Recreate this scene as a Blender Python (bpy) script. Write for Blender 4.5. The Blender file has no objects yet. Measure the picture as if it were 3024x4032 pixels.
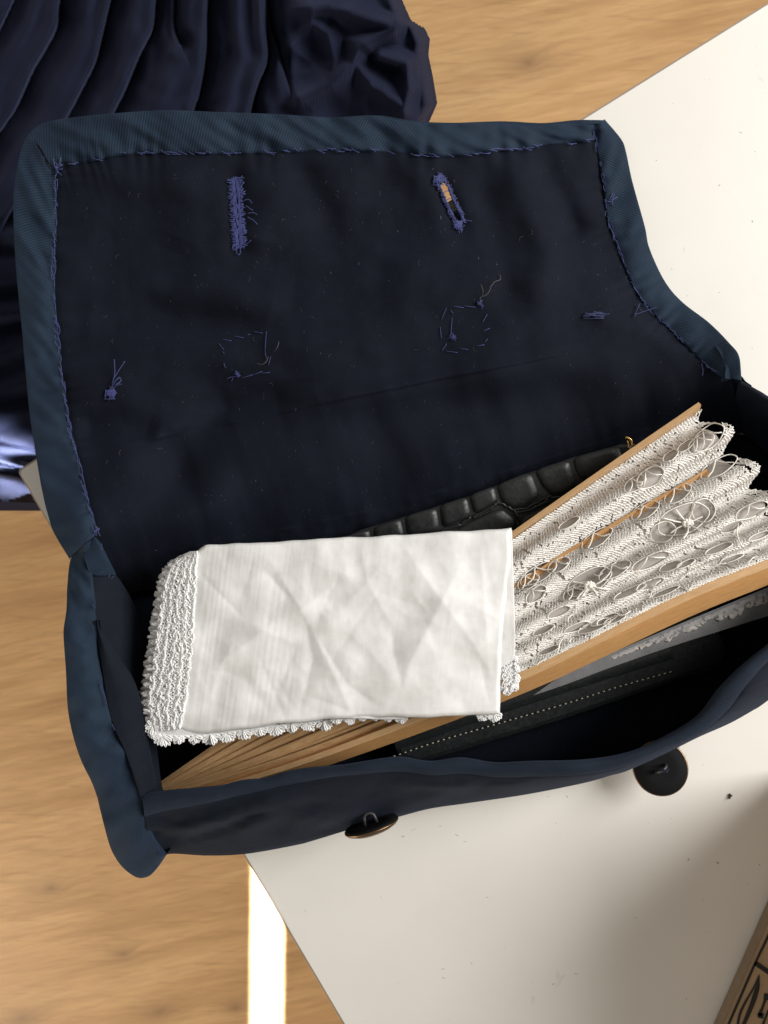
import bpy, bmesh, math, random
import numpy as np
from mathutils import Vector
R = math.radians
rng = np.random.default_rng(7)
random.seed(7)

# ------------------------------------------------------------------ camera, light, exposure
sc = bpy.context.scene
CAM_H, FPX, CX, CY = 0.36, 3134.0, 1512.0, 2016.0      # camera 36 cm above the desk, 28 mm equivalent lens
cam = bpy.data.cameras.new('camera'); cam_o = bpy.data.objects.new('camera', cam)
sc.collection.objects.link(cam_o); sc.camera = cam_o
cam_o.location = (0, 0, CAM_H); cam_o.rotation_euler = (0, 0, 0)
cam.sensor_fit = 'VERTICAL'; cam.sensor_height = 36.0; cam.sensor_width = 27.0
cam.lens = 36.0 * FPX / 4032.0
cam.clip_start = 0.01; cam.clip_end = 50
cam.dof.use_dof = True; cam.dof.focus_distance = 0.312; cam.dof.aperture_fstop = 26.0

world = bpy.data.worlds.new('World'); sc.world = world; world.use_nodes = True
bg = world.node_tree.nodes['Background']
bg.inputs[0].default_value = (1.0, 0.93, 0.84, 1); bg.inputs[1].default_value = 0.33

def area_lamp(name, loc, target, sx, sy, power, color, spread=180):
    l = bpy.data.lights.new(name, 'AREA'); l.shape = 'RECTANGLE'; l.size = sx; l.size_y = sy
    l.energy = power; l.color = color; l.spread = R(spread)
    o = bpy.data.objects.new(name, l); sc.collection.objects.link(o)
    o.location = loc
    d = Vector(target) - Vector(loc); o.rotation_euler = d.to_track_quat('-Z', 'Y').to_euler()
    return o
# tall window to the right of the desk
area_lamp('window_light', (1.10, 0.34, 0.80), (0.05, 0.0, 0.0), 0.7, 0.8, 28, (1.0, 0.985, 0.955))
# added fill lamp, low on the left, brightening the floor and the bag front
area_lamp('floor_fill', (-1.25, -1.25, 0.12), (-0.30, -0.35, -0.60), 0.9, 0.6, 17, (1.0, 0.90, 0.76))
# narrow sunbeams that fall past the desk: one on the floor, one on the skirt's edge
area_lamp('sunbeam_floor', (-0.170, -1.36, 0.70), (-0.161, -0.58, -0.74), 0.024, 0.62, 4.0, (1.0, 0.89, 0.70), 1.2)
area_lamp('sunbeam_skirt', (-0.62, 0.10, 1.00), (-0.206, 0.025, -0.06), 0.036, 0.024, 0.065, (0.95, 0.95, 1.0), 1.2)

vs = sc.view_settings
vs.view_transform = 'Standard'; vs.look = 'None'; vs.exposure = 0.0; vs.gamma = 1.0
sc.cycles.max_bounces = 8; sc.cycles.transparent_max_bounces = 12

# ------------------------------------------------------------------ helpers
COL = sc.collection
def P(x, y, z):
    """Point at height z seen at photo position x, y (measuring helper)."""
    k = (CAM_H - z) / FPX
    return np.stack(np.broadcast_arrays((np.asarray(x, float) - CX) * k, (CY - np.asarray(y, float)) * k, np.asarray(z, float) + 0 * k), -1)
def proj(p):
    k = FPX / (CAM_H - p[..., 2]); return CX + p[..., 0] * k, CY - p[..., 1] * k

def catmull(pts, n):
    """Resample a polyline smoothly to n points, even in length."""
    p = np.asarray(pts, float)
    q = np.vstack([2 * p[0] - p[1], p, 2 * p[-1] - p[-2]])
    out = []
    for i in range(1, len(q) - 2):
        t = np.linspace(0, 1, 24, endpoint=False)[:, None]
        a, b, c, d = q[i - 1], q[i], q[i + 1], q[i + 2]
        out.append(0.5 * ((2 * b) + (c - a) * t + (2 * a - 5 * b + 4 * c - d) * t ** 2 + (3 * b - a - 3 * c + d) * t ** 3))
    out = np.vstack(out + [p[-1:]])
    L = np.concatenate([[0], np.cumsum(np.linalg.norm(np.diff(out, axis=0), axis=1))])
    s = np.linspace(0, L[-1], n)
    return np.stack([np.interp(s, L, out[:, k]) for k in range(p.shape[1])], 1)

_perm = rng.permutation(512); _grad = rng.normal(size=(512, 2)); _grad /= np.linalg.norm(_grad, axis=1)[:, None]
def perlin(x, y):
    x = np.asarray(x, float); y = np.asarray(y, float)
    xi = np.floor(x).astype(int); yi = np.floor(y).astype(int); fx = x - xi; fy = y - yi
    def g(i, j, dx, dy):
        h = _perm[(_perm[i & 511] + j) & 511]
        return _grad[h, 0] * dx + _grad[h, 1] * dy
    u = fx ** 3 * (fx * (fx * 6 - 15) + 10); v = fy ** 3 * (fy * (fy * 6 - 15) + 10)
    a = g(xi, yi, fx, fy) * (1 - u) + g(xi + 1, yi, fx - 1, fy) * u
    b = g(xi, yi + 1, fx, fy - 1) * (1 - u) + g(xi + 1, yi + 1, fx - 1, fy - 1) * u
    return (a * (1 - v) + b * v) * 1.5
def fbm(x, y, o=3):
    s = 0; a = 1
    for k in range(o):
        s = s + a * perlin(x * 2 ** k + 13.7 * k, y * 2 ** k - 7.1 * k); a *= 0.5
    return s

class TPS:
    """Thin-plate height field through (x, y, z) samples."""
    def __init__(s, pts):
        p = np.asarray(pts, float); s.xy = p[:, :2] / 1000; n = len(p)
        K = s.k(np.linalg.norm(s.xy[:, None] - s.xy[None], axis=2)); A = np.zeros((n + 3, n + 3))
        A[:n, :n] = K + np.eye(n) * 1e-4; A[:n, n] = 1; A[:n, n + 1:] = s.xy; A[n, :n] = 1; A[n + 1:, :n] = s.xy.T
        s.w = np.linalg.solve(A, np.concatenate([p[:, 2], [0, 0, 0]]))
    @staticmethod
    def k(r): return np.where(r > 1e-9, r * r * np.log(np.maximum(r, 1e-9)), 0)
    def __call__(s, x, y):
        q = np.stack(np.broadcast_arrays(np.asarray(x, float), np.asarray(y, float)), -1) / 1000; sh = q.shape[:-1]; q = q.reshape(-1, 2)
        r = np.linalg.norm(q[:, None] - s.xy[None], axis=2); n = len(s.xy)
        return (s.k(r) @ s.w[:n] + s.w[n] + q @ s.w[n + 1:]).reshape(sh)

def seg_dist(x, y, pts):
    """Distance to a polyline and position along it (0..1)."""
    p = np.asarray(pts, float); best = np.full(np.shape(x), 1e9); pos = np.zeros(np.shape(x)); side = np.zeros(np.shape(x))
    for i in range(len(p) - 1):
        a, b = p[i], p[i + 1]; d = b - a; L2 = d @ d
        t = np.clip(((x - a[0]) * d[0] + (y - a[1]) * d[1]) / L2, 0, 1)
        dx = x - a[0] - t * d[0]; dy = y - a[1] - t * d[1]; dd = np.hypot(dx, dy)
        m = dd < best; best = np.where(m, dd, best); pos = np.where(m, (i + t) / (len(p) - 1), pos)
        side = np.where(m, np.sign(d[0] * dy - d[1] * dx), side)
    return best, pos, side
def ridges(x, y, lst):
    h = np.zeros(np.shape(x))
    for pts, w, a in lst:
        d, t, s = seg_dist(x, y, pts)
        h += a * np.exp(-(d / w) ** 2) * np.clip(np.minimum(t, 1 - t) * 5 + 0.25, 0, 1)
    return h
def creases(x, y, lst):
    """Sharp pressed folds: a tent profile, wider on the side given by its sign."""
    h = np.zeros(np.shape(x))
    for pts, w, a in lst:
        d, t, s = seg_dist(x, y, pts)
        h += a * np.exp(-np.sqrt(d * d + 36.0) / w) * np.clip(np.minimum(t, 1 - t) * 4 + 0.1, 0, 1)
    return h
def sstep(a, b, x):
    t = np.clip((x - a) / (b - a), 0, 1); return t * t * (3 - 2 * t)

def new_obj(name, verts, faces, mat, parent=None, uv=None, smooth=True, kind=None):
    me = bpy.data.meshes.new(name)
    verts = np.asarray(verts, float).reshape(-1, 3)
    me.from_pydata(verts.tolist(), [], [tuple(int(i) for i in f) for f in faces])
    me.validate(); me.update()
    if uv is not None:
        lay = me.uv_layers.new(name='UVMap'); idx = np.empty(len(me.loops), dtype=np.int32)
        me.loops.foreach_get('vertex_index', idx)
        lay.data.foreach_set('uv', np.asarray(uv, np.float32).reshape(-1, 2)[idx].ravel())
    if smooth: me.polygons.foreach_set('use_smooth', [True] * len(me.polygons))
    me.materials.append(mat)
    o = bpy.data.objects.new(name, me); COL.objects.link(o)
    if parent is not None: o.parent = parent
    if kind: o['kind'] = kind
    return o
def fix_normals(o):
    bm = bmesh.new(); bm.from_mesh(o.data); bmesh.ops.recalc_face_normals(bm, faces=bm.faces)
    up = sum(f.normal.z * f.calc_area() for f in bm.faces)
    if up < 0: bmesh.ops.reverse_faces(bm, faces=bm.faces)
    bm.to_mesh(o.data); bm.free(); return o
def grid_faces(n, m, keep=None):
    i, j = np.meshgrid(np.arange(n - 1), np.arange(m - 1), indexing='ij')
    a = i * m + j; f = np.stack([a, a + m, a + m + 1, a + 1], -1)
    return f[keep] if keep is not None else f.reshape(-1, 4)
def grid_obj(name, pts, mat, parent=None, uv=None, thick=0, keep=None, kind=None):
    n, m = pts.shape[:2]
    if uv is None: uv = pts[..., :2] * 100
    o = new_obj(name, pts, grid_faces(n, m, keep), mat, parent, uv, True, kind)
    if thick:
        md = o.modifiers.new('thickness', 'SOLIDIFY'); md.thickness = thick; md.offset = -1
        # normals should face the camera side (up); flip if the sheet was laid the other way round
        me = o.data
        if len(me.polygons) and sum(p.normal.z for p in list(me.polygons)[:200]) < 0: me.flip_normals()
    return o

class MB:
    def __init__(s): s.v = []; s.f = []; s.n = 0
    def add(s, v, f):
        v = np.asarray(v, float).reshape(-1, 3); s.v.append(v); s.f.extend([[int(i) + s.n for i in q] for q in f]); s.n += len(v)
    def tube(s, pts, r, sides=6, taper=None):
        p = np.asarray(pts, float)
        if len(p) < 2: return
        t = np.gradient(p, axis=0); t /= np.maximum(np.linalg.norm(t, axis=1), 1e-12)[:, None]
        up = np.array([0.13, 0.21, 0.97]); a = np.cross(t, up); a /= np.maximum(np.linalg.norm(a, axis=1), 1e-9)[:, None]
        b = np.cross(a, t); an = np.arange(sides) * 2 * math.pi / sides
        rr = np.full(len(p), r) if taper is None else r * np.asarray(taper)
        ring = p[:, None] + rr[:, None, None] * (a[:, None] * np.cos(an)[None, :, None] + b[:, None] * np.sin(an)[None, :, None])
        n = len(p); f = []
        for i in range(n - 1):
            for k in range(sides):
                k2 = (k + 1) % sides; f.append((i * sides + k, (i + 1) * sides + k, (i + 1) * sides + k2, i * sides + k2))
        f.append(tuple(range(sides))); f.append(tuple((n - 1) * sides + k for k in reversed(range(sides))))
        s.add(ring, f)
    def ball(s, c, r, seg=8):
        v = []; f = []
        for i in range(1, seg):
            th = math.pi * i / seg
            for k in range(seg):
                ph = 2 * math.pi * k / seg; v.append((c[0] + r * math.sin(th) * math.cos(ph), c[1] + r * math.sin(th) * math.sin(ph), c[2] + r * math.cos(th)))
        for i in range(seg - 2):
            for k in range(seg): f.append((i * seg + k, (i + 1) * seg + k, (i + 1) * seg + (k + 1) % seg, i * seg + (k + 1) % seg))
        f.append(tuple(range(seg))); f.append(tuple((seg - 2) * seg + k for k in reversed(range(seg))))
        s.add(v, f)
    def build(s, name, mat, parent=None, kind=None, smooth=True):
        v = np.vstack(s.v); return new_obj(name, v, s.f, mat, parent, v[:, :2] * 100, smooth, kind)
def empty(name, loc, label, cat):
    o = bpy.data.objects.new(name, None); COL.objects.link(o); o.empty_display_size = 0.02
    o['label'] = label; o['category'] = cat
    return o        # kept at the origin so that its parts keep their world positions
def tag(o, label, cat, group=None):
    o['label'] = label; o['category'] = cat
    if group: o['group'] = group

# ------------------------------------------------------------------ materials
class NT:
    def __init__(s, name):
        s.m = bpy.data.materials.new(name); s.m.use_nodes = True; s.t = s.m.node_tree
        s.b = s.t.nodes['Principled BSDF']; s.out = s.t.nodes['Material Output']
    def n(s, typ, **kw):
        nd = s.t.nodes.new(typ)
        for k, v in kw.items():
            if hasattr(nd, k) and not k.startswith('i_'): setattr(nd, k, v)
        return nd
    def l(s, a, b): s.t.links.new(a, b)
    def coord(s, kind='UV', scale=(1, 1, 1), rot=0, loc=(0, 0, 0)):
        tc = s.n('ShaderNodeTexCoord'); mp = s.n('ShaderNodeMapping')
        mp.inputs['Scale'].default_value = scale; mp.inputs['Rotation'].default_value = (0, 0, rot); mp.inputs['Location'].default_value = loc
        s.l(tc.outputs[kind], mp.inputs[0]); return mp.outputs[0]
    def noise(s, vec, scale, detail=3, rough=0.5, dist=0.0):
        nd = s.n('ShaderNodeTexNoise'); nd.inputs['Scale'].default_value = scale; nd.inputs['Detail'].default_value = detail
        nd.inputs['Roughness'].default_value = rough; nd.inputs['Distortion'].default_value = dist; s.l(vec, nd.inputs['Vector']); return nd.outputs['Fac']
    def wave(s, vec, scale, dist=0, dscale=1, detail=1):
        nd = s.n('ShaderNodeTexWave'); nd.inputs['Scale'].default_value = scale; nd.inputs['Distortion'].default_value = dist
        nd.inputs['Detail'].default_value = detail; nd.inputs['Detail Scale'].default_value = dscale; s.l(vec, nd.inputs['Vector']); return nd.outputs['Fac']
    def ramp(s, fac, stops):
        nd = s.n('ShaderNodeValToRGB'); e = nd.color_ramp.elements
        while len(e) < len(stops): e.new(0.5)
        for el, (p, c) in zip(e, stops): el.position = p; el.color = (*c, 1) if len(c) == 3 else c
        s.l(fac, nd.inputs[0]); return nd.outputs[0]
    def mix(s, fac, a, b, mode='MIX'):
        nd = s.n('ShaderNodeMixRGB'); nd.blend_type = mode
        for k, v in ((0, fac), (1, a), (2, b)):
            if isinstance(v, (int, float)): nd.inputs[k].default_value = v
            elif isinstance(v, tuple): nd.inputs[k].default_value = (*v, 1) if len(v) == 3 else v
            else: s.l(v, nd.inputs[k])
        return nd.outputs[0]
    def math(s, op, a, b=0.0, c=None):
        nd = s.n('ShaderNodeMath'); nd.operation = op
        for k, v in enumerate((a, b) if c is None else (a, b, c)):
            if isinstance(v, (int, float)): nd.inputs[k].default_value = v
            else: s.l(v, nd.inputs[k])
        return nd.outputs[0]
    def bump(s, h, strength, dist, prev=None):
        nd = s.n('ShaderNodeBump'); nd.inputs['Strength'].default_value = strength; nd.inputs['Distance'].default_value = dist
        s.l(h, nd.inputs['Height'])
        if prev is not None: s.l(prev, nd.inputs['Normal'])
        return nd.outputs[0]
    def set(s, **kw):
        for k, v in kw.items():
            i = s.b.inputs[k.replace('_', ' ')]
            if isinstance(v, (int, float)): i.default_value = v
            elif isinstance(v, tuple): i.default_value = (*v, 1) if len(v) == 3 else v
            else: s.l(v, i)
        return s

def cloth_mat(name, base, light, rough=0.8, sheen=0.35, sheen_tint=(0.5, 0.6, 0.75), twill=9.0, twill_amt=0.5, angle=0.9, lint=0.0, spec=0.1):
    m = NT(name); uv = m.coord('UV')
    tw = m.wave(m.coord('UV', rot=angle), twill, 0.6, 3)            # diagonal twill ribs
    th = m.noise(m.coord('UV', scale=(30, 30, 1)), 1.0, 2)
    cl = m.noise(uv, 0.7, 4, 0.6)
    c = m.mix(m.ramp(cl, [(0.3, (0, 0, 0)), (0.75, (1, 1, 1))]), base, tuple(0.65 * b + 0.35 * l for b, l in zip(base, light)))
    c = m.mix(m.math('MULTIPLY', m.math('MULTIPLY', tw, th), twill_amt), c, light)
    if lint:
        ln = m.noise(m.coord('UV', scale=(9, 2.2, 1), rot=0.7), 2.2, 2, 0.5, 1.2)
        c = m.mix(m.math('MULTIPLY', m.ramp(ln, [(0.735, (0, 0, 0)), (0.77, (1, 1, 1))]), lint), c, (0.16, 0.16, 0.17))
    nb = m.bump(tw, 0.22, 0.0005); nb = m.bump(th, 0.25, 0.0005, nb)
    m.set(Base_Color=c, Roughness=rough, Normal=nb, Sheen_Weight=sheen, Sheen_Roughness=0.45, Sheen_Tint=sheen_tint, Specular_IOR_Level=spec)
    return m.m
M_TWILL = cloth_mat('navy_twill', (0.0068, 0.0130, 0.027), (0.031, 0.051, 0.080), 0.72, 0.09, sheen_tint=(0.35, 0.55, 0.85), twill=4.4, twill_amt=0.85)
M_LINING = cloth_mat('dark_lining', (0.0033, 0.0046, 0.0090), (0.0098, 0.0130, 0.0230), 0.8, 0.05, sheen_tint=(0.35, 0.45, 0.8), twill=4.2, twill_amt=0.6, lint=0.5)
M_BODY = cloth_mat('navy_body_cloth', (0.0046, 0.0066, 0.0108), (0.015, 0.019, 0.027), 0.85, 0.06, sheen_tint=(0.4, 0.5, 0.8), twill=3.6, twill_amt=0.7, lint=0.3)
M_BODY_LIT = cloth_mat('navy_body_cloth_lit', (0.0058, 0.0092, 0.0165), (0.024, 0.034, 0.052), 0.8, 0.08, sheen_tint=(0.4, 0.5, 0.8), twill=4.4, twill_amt=0.8)  # lighter copy of the body cloth, light on the rim put into the colour
M_SKIRT = cloth_mat('skirt_cotton', (0.0062, 0.0080, 0.0205), (0.017, 0.021, 0.043), 0.85, 0.10, sheen_tint=(0.42, 0.48, 0.85), twill=3.6, twill_amt=0.6, angle=0.5)

def plain(name, col, rough=0.5, metal=0.0, spec=0.5, **kw):
    m = NT(name); nz = m.noise(m.coord('Object'), 220, 3)
    c = m.mix(nz, tuple(0.8 * x for x in col), tuple(min(1, 1.15 * x) for x in col))
    m.set(Base_Color=c, Roughness=rough, Metallic=metal, Specular_IOR_Level=spec, **kw); return m.m
M_THREAD = plain('blue_thread', (0.030, 0.040, 0.165), 0.7, Sheen_Weight=0.15)
M_THREAD_D = plain('dark_blue_thread', (0.022, 0.028, 0.092), 0.75)
M_FUZZ = plain('pale_lint', (0.13, 0.125, 0.115), 0.9)
M_BRONZE = plain('antique_bronze', (0.17, 0.11, 0.065), 0.38, 1.0)
M_BUTTON = plain('black_button_back', (0.0025, 0.0028, 0.0035), 0.8, 0.0, 0.2)
M_SHANK = plain('grey_metal', (0.07, 0.07, 0.07), 0.5, 0.5)
M_BRASS = plain('brass', (0.62, 0.38, 0.12), 0.25, 1.0)
M_DOT = plain('beige_stitch', (0.30, 0.27, 0.22), 0.8)
M_INK = plain('black_ink', (0.012, 0.012, 0.013), 0.7)

def leather_mat():
    m = NT('crocodile_leather'); v = m.coord('Object')
    n1 = m.noise(v, 90, 4); n2 = m.noise(v, 700, 3)
    nb = m.bump(n1, 0.35, 0.0008); nb = m.bump(n2, 0.25, 0.0003, nb)
    m.set(Base_Color=m.mix(n1, (0.006, 0.007, 0.0075), (0.014, 0.016, 0.017)), Roughness=m.ramp(n2, [(0.3, (0.34,) * 3), (0.8, (0.6,) * 3)]), Normal=nb, Specular_IOR_Level=0.45)
    return m.m
M_LEATHER = leather_mat()

def bamboo_mat(name, c1, c2, along=0.0):
    m = NT(name); v = m.coord('UV', scale=(1.2, 42, 1)); g = m.noise(v, 1.6, 5, 0.6, 0.3); g2 = m.noise(m.coord('UV', scale=(0.5, 9, 1)), 1.3, 3)
    c = m.ramp(g, [(0.32, c1), (0.62, c2)]); c = m.mix(m.math('MULTIPLY', g2, 0.55), c, tuple(0.6 * x for x in c1))
    m.set(Base_Color=c, Roughness=0.42, Normal=m.bump(g, 0.3, 0.0004), Specular_IOR_Level=0.4); return m.m
M_GUARD = bamboo_mat('bamboo_guard', (0.50, 0.25, 0.085), (0.74, 0.42, 0.18))
M_STICK = bamboo_mat('bamboo_stick', (0.48, 0.27, 0.115), (0.74, 0.49, 0.26))

def white_cloth_mat():
    m = NT('white_cotton'); uv = m.coord('UV')
    slub = m.noise(m.coord('UV', scale=(22, 0.45, 1)), 1.6, 2, 0.5); weave = m.noise(m.coord('UV', scale=(40, 40, 1)), 1.0, 2)
    blot = m.noise(uv, 0.9, 4, 0.6)
    c = m.mix(m.ramp(blot, [(0.30, (0, 0, 0)), (0.62, (1, 1, 1))]), (0.77, 0.765, 0.745), (0.91, 0.905, 0.895))
    c = m.mix(m.math('MULTIPLY', m.ramp(slub, [(0.58, (0, 0, 0)), (0.68, (1, 1, 1))]), 0.35), c, (0.97, 0.97, 0.96))
    nb = m.bump(slub, 0.06, 0.0004); nb = m.bump(weave, 0.28, 0.0004, nb)
    m.set(Base_Color=c, Roughness=0.9, Normal=nb, Sheen_Weight=0.15, Specular_IOR_Level=0.2)
    tr = m.n('ShaderNodeBsdfTranslucent'); tr.inputs[0].default_value = (0.8, 0.78, 0.75, 1); mx = m.n('ShaderNodeMixShader'); mx.inputs[0].default_value = 0.12
    m.l(m.b.outputs[0], mx.inputs[1]); m.l(tr.outputs[0], mx.inputs[2])
    tp = m.n('ShaderNodeBsdfTransparent'); m2 = m.n('ShaderNodeMixShader'); m2.inputs[0].default_value = 0.08          # sheer: folds underneath show through
    m.l(mx.outputs[0], m2.inputs[1]); m.l(tp.outputs[0], m2.inputs[2]); m.l(m2.outputs[0], m.out.inputs[0])
    return m.m
M_HANKY = white_cloth_mat()
def yarn_mat(name, c):
    m = NT(name); n1 = m.noise(m.coord('Object'), 1500, 2)
    m.set(Base_Color=m.mix(n1, tuple(0.82 * x for x in c), c), Roughness=0.85, Sheen_Weight=0.2, Normal=m.bump(n1, 0.4, 0.0004), Specular_IOR_Level=0.2,
          Subsurface_Weight=0.0); return m.m
M_CROCHET = yarn_mat('white_crochet_yarn', (0.91, 0.91, 0.91))
M_LACE = yarn_mat('ivory_lace_thread', (0.92, 0.88, 0.81))
M_LACE_W = yarn_mat('pale_lace_net', (0.93, 0.895, 0.845))
def backing_mat():
    m = NT('leaf_backing'); n1 = m.noise(m.coord('UV', scale=(3, 14, 1)), 3, 3)
    m.set(Base_Color=m.mix(n1, (0.37, 0.335, 0.305), (0.47, 0.43, 0.40)), Roughness=0.75, Sheen_Weight=0.2); return m.m
M_BACKING = backing_mat()
def tulle_mat():
    m = NT('grey_tulle'); w1 = m.wave(m.coord('UV', rot=0.5), 14, 0.2); w2 = m.wave(m.coord('UV', rot=-0.9), 14, 0.2)
    m.set(Base_Color=(0.44, 0.44, 0.45), Roughness=0.8)
    tr = m.n('ShaderNodeBsdfTransparent'); mx = m.n('ShaderNodeMixShader')
    m.l(m.math('ADD', m.math('MULTIPLY', m.math('MAXIMUM', w1, w2), 0.3), 0.22), mx.inputs[0]); m.l(tr.outputs[0], mx.inputs[1]); m.l(m.b.outputs[0], mx.inputs[2]); m.l(mx.outputs[0], m.out.inputs[0])
    return m.m
M_TULLE = tulle_mat()

def desk_mat():
    m = NT('white_laminate'); v = m.coord('Object')
    st = m.noise(v, 9, 4, 0.6); fine = m.noise(m.coord('Object', scale=(1, 6, 1), rot=0.7), 60, 3)
    c = m.mix(m.ramp(st, [(0.35, (0, 0, 0)), (0.75, (1, 1, 1))]), (0.71, 0.685, 0.635), (0.765, 0.74, 0.69))
    sm = m.noise(m.coord('Object', scale=(1, 1, 1)), 85, 2, 0.5, 0.8)               # small smudges and specks
    c = m.mix(m.math('MULTIPLY', m.ramp(sm, [(0.73, (0, 0, 0)), (0.80, (1, 1, 1))]), 0.35), c, (0.35, 0.32, 0.28))
    sp = m.noise(m.coord('Object', scale=(1, 1.7, 1), rot=0.9), 300, 1, 0.4, 0.5)
    c = m.mix(m.math('MULTIPLY', m.ramp(sp, [(0.775, (0, 0, 0)), (0.80, (1, 1, 1))]), 0.6), c, (0.16, 0.14, 0.12))
    m.set(Base_Color=c, Roughness=0.55, Normal=m.bump(fine, 0.06, 0.0006), Specular_IOR_Level=0.35); return m.m
M_DESK = desk_mat()
M_EDGE = plain('desk_edge_band', (0.36, 0.29, 0.235), 0.6)

def floor_mat():
    m = NT('oak_laminate'); a = R(-12)
    tc = m.n('ShaderNodeTexCoord'); mp = m.n('ShaderNodeMapping'); mp.inputs['Rotation'].default_value = (0, 0, a); m.l(tc.outputs['Object'], mp.inputs[0])
    base = mp.outputs[0]
    # grain bends round a handful of knots
    knots = [(-0.50, -0.70, 0.020), (-0.31, -0.69, 0.016), (-0.205, -0.685, 0.012), (-0.36, -0.61, 0.010), (-0.46, -0.52, 0.012), (0.20, 0.62, 0.02)]
    sep = m.n('ShaderNodeSeparateXYZ'); m.l(base, sep.inputs[0])
    kn = None
    ca, sa = math.cos(a), math.sin(a)
    for kx, ky, kr in knots:
        rx, ry = ca * kx - sa * ky, sa * kx + ca * ky
        dx = m.math('MULTIPLY', m.math('SUBTRACT', sep.outputs[0], rx), 0.55); dy = m.math('SUBTRACT', sep.outputs[1], ry)
        d = m.math('SQRT', m.math('ADD', m.math('MULTIPLY', dx, dx), m.math('MULTIPLY', dy, dy)))
        k = m.math('POWER', 2.718, m.math('MULTIPLY', m.math('DIVIDE', d, kr), -1.0))
        kn = k if kn is None else m.math('MAXIMUM', kn, k)
    warp = m.n('ShaderNodeCombineXYZ'); m.l(m.math('ADD', sep.outputs[1], m.math('MULTIPLY', kn, 0.018)), warp.inputs[1])
    m.l(m.math('MULTIPLY', sep.outputs[0], 0.10), warp.inputs[0])
    g1 = m.noise(warp.outputs[0], 26, 5, 0.62, 0.25); g2 = m.noise(warp.outputs[0], 150, 5, 0.65, 0.2)
    big = m.noise(base, 3.0, 3)
    c = m.ramp(g1, [(0.30, (0.44, 0.24, 0.095)), (0.5, (0.62, 0.37, 0.165)), (0.68, (0.71, 0.45, 0.215))])
    c = m.mix(m.math('MULTIPLY', m.ramp(g2, [(0.35, (1, 1, 1)), (0.6, (0, 0, 0))]), 0.5), c, (0.42, 0.23, 0.10))
    c = m.mix(m.math('MULTIPLY', big, 0.25), c, (0.75, 0.52, 0.28))
    c = m.mix(m.math('MULTIPLY', m.math('POWER', kn, 1.3), 0.75), c, (0.24, 0.14, 0.075))
    dash = m.noise(m.coord('Object', scale=(14, 190, 1), rot=a), 1.0, 3, 0.6, 0.3)
    c = m.mix(m.math('MULTIPLY', m.ramp(dash, [(0.56, (0, 0, 0)), (0.66, (1, 1, 1))]), 0.26), c, (0.34, 0.18, 0.08))
    m.set(Base_Color=c, Roughness=0.5, Normal=m.bump(g2, 0.1, 0.001), Specular_IOR_Level=0.35); return m.m
M_FLOOR = floor_mat()
def kraft_mat():
    m = NT('kraft_card'); n1 = m.noise(m.coord('Object'), 400, 4, 0.7); n2 = m.noise(m.coord('Object'), 40, 3)
    c = m.mix(n1, (0.36, 0.25, 0.15), (0.46, 0.335, 0.215)); c = m.mix(m.math('MULTIPLY', n2, 0.4), c, (0.30, 0.20, 0.12))
    m.set(Base_Color=c, Roughness=0.8, Normal=m.bump(n1, 0.1, 0.0004)); return m.m
M_KRAFT = kraft_mat()
M_KRAFT_D = plain('kraft_edge', (0.20, 0.14, 0.09), 0.85)

# ------------------------------------------------------------------ floor and desk
FLOOR_Z = -0.74
fl = new_obj('floor', [(-3, -3, FLOOR_Z), (3, -3, FLOOR_Z), (3, 3, FLOOR_Z), (-3, 3, FLOOR_Z)], [(0, 1, 2, 3)], M_FLOOR, smooth=False)
fl['kind'] = 'structure'

desk = empty('desk', (0, 0, 0), 'white laminate desk with a thin brown edge, carrying the open navy bag', 'desk')
C0 = P(62, 1852, 0.0)[:2]
d1 = np.array([390.0, -662.0]); d1 /= np.linalg.norm(d1)
d2 = np.array([754.0, 470.0]); d2 /= np.linalg.norm(d2)
def desk_outline(inset, ext1=1.3, ext2=0.75, rad=0.0022, n=7):
    a = C0 + (d1 + d2) * inset
    c = a + (d1 + d2) * rad
    pts = [a + d1 * ext1]
    for k in range(n):
        th = k / (n - 1) * math.pi / 2; pts.append(c - d2 * rad * math.cos(th) - d1 * rad * math.sin(th))
    pts += [a + d2 * ext2, a + d2 * ext2 + d1 * ext1]
    return np.array(pts)
def prism(name, loops, mat, parent, cap_top=True, cap_bot=True):
    """Stack closed loops [(xy, z)...] from top to bottom."""
    v = []; f = []; n = len(loops[0][0])
    for xy, z in loops: v += [(p[0], p[1], z) for p in xy]
    for k in range(len(loops) - 1):
        for i in range(n): f.append((k * n + i, (k + 1) * n + i, (k + 1) * n + (i + 1) % n, k * n + (i + 1) % n))
    if cap_top: f.append(tuple(range(n)))
    if cap_bot: f.append(tuple((len(loops) - 1) * n + i for i in reversed(range(n))))
    return new_obj(name, v, f, mat, parent, smooth=False)
prism('tabletop', [(desk_outline(0.0012), 0.0), (desk_outline(0.0012), -0.0215)], M_DESK, desk)
prism('edge_band', [(desk_outline(0.0012), -0.0004), (desk_outline(0.0003), -0.0006), (desk_outline(0.0), -0.0014), (desk_outline(0.0), -0.0210), (desk_outline(0.0012), -0.0212)], M_EDGE, desk, False, False)
for a, b in ((0.10, 0.10), (0.10, 0.65), (1.18, 0.10), (1.18, 0.65)):
    c = C0 + d1 * a + d2 * b; s = 0.02
    q = np.array([c + d1 * s * i + d2 * s * j for i, j in ((-1, -1), (1, -1), (1, 1), (-1, 1))])
    prism('leg', [(q, -0.0216), (q, FLOOR_Z + 0.001)], M_DESK, desk)

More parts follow.
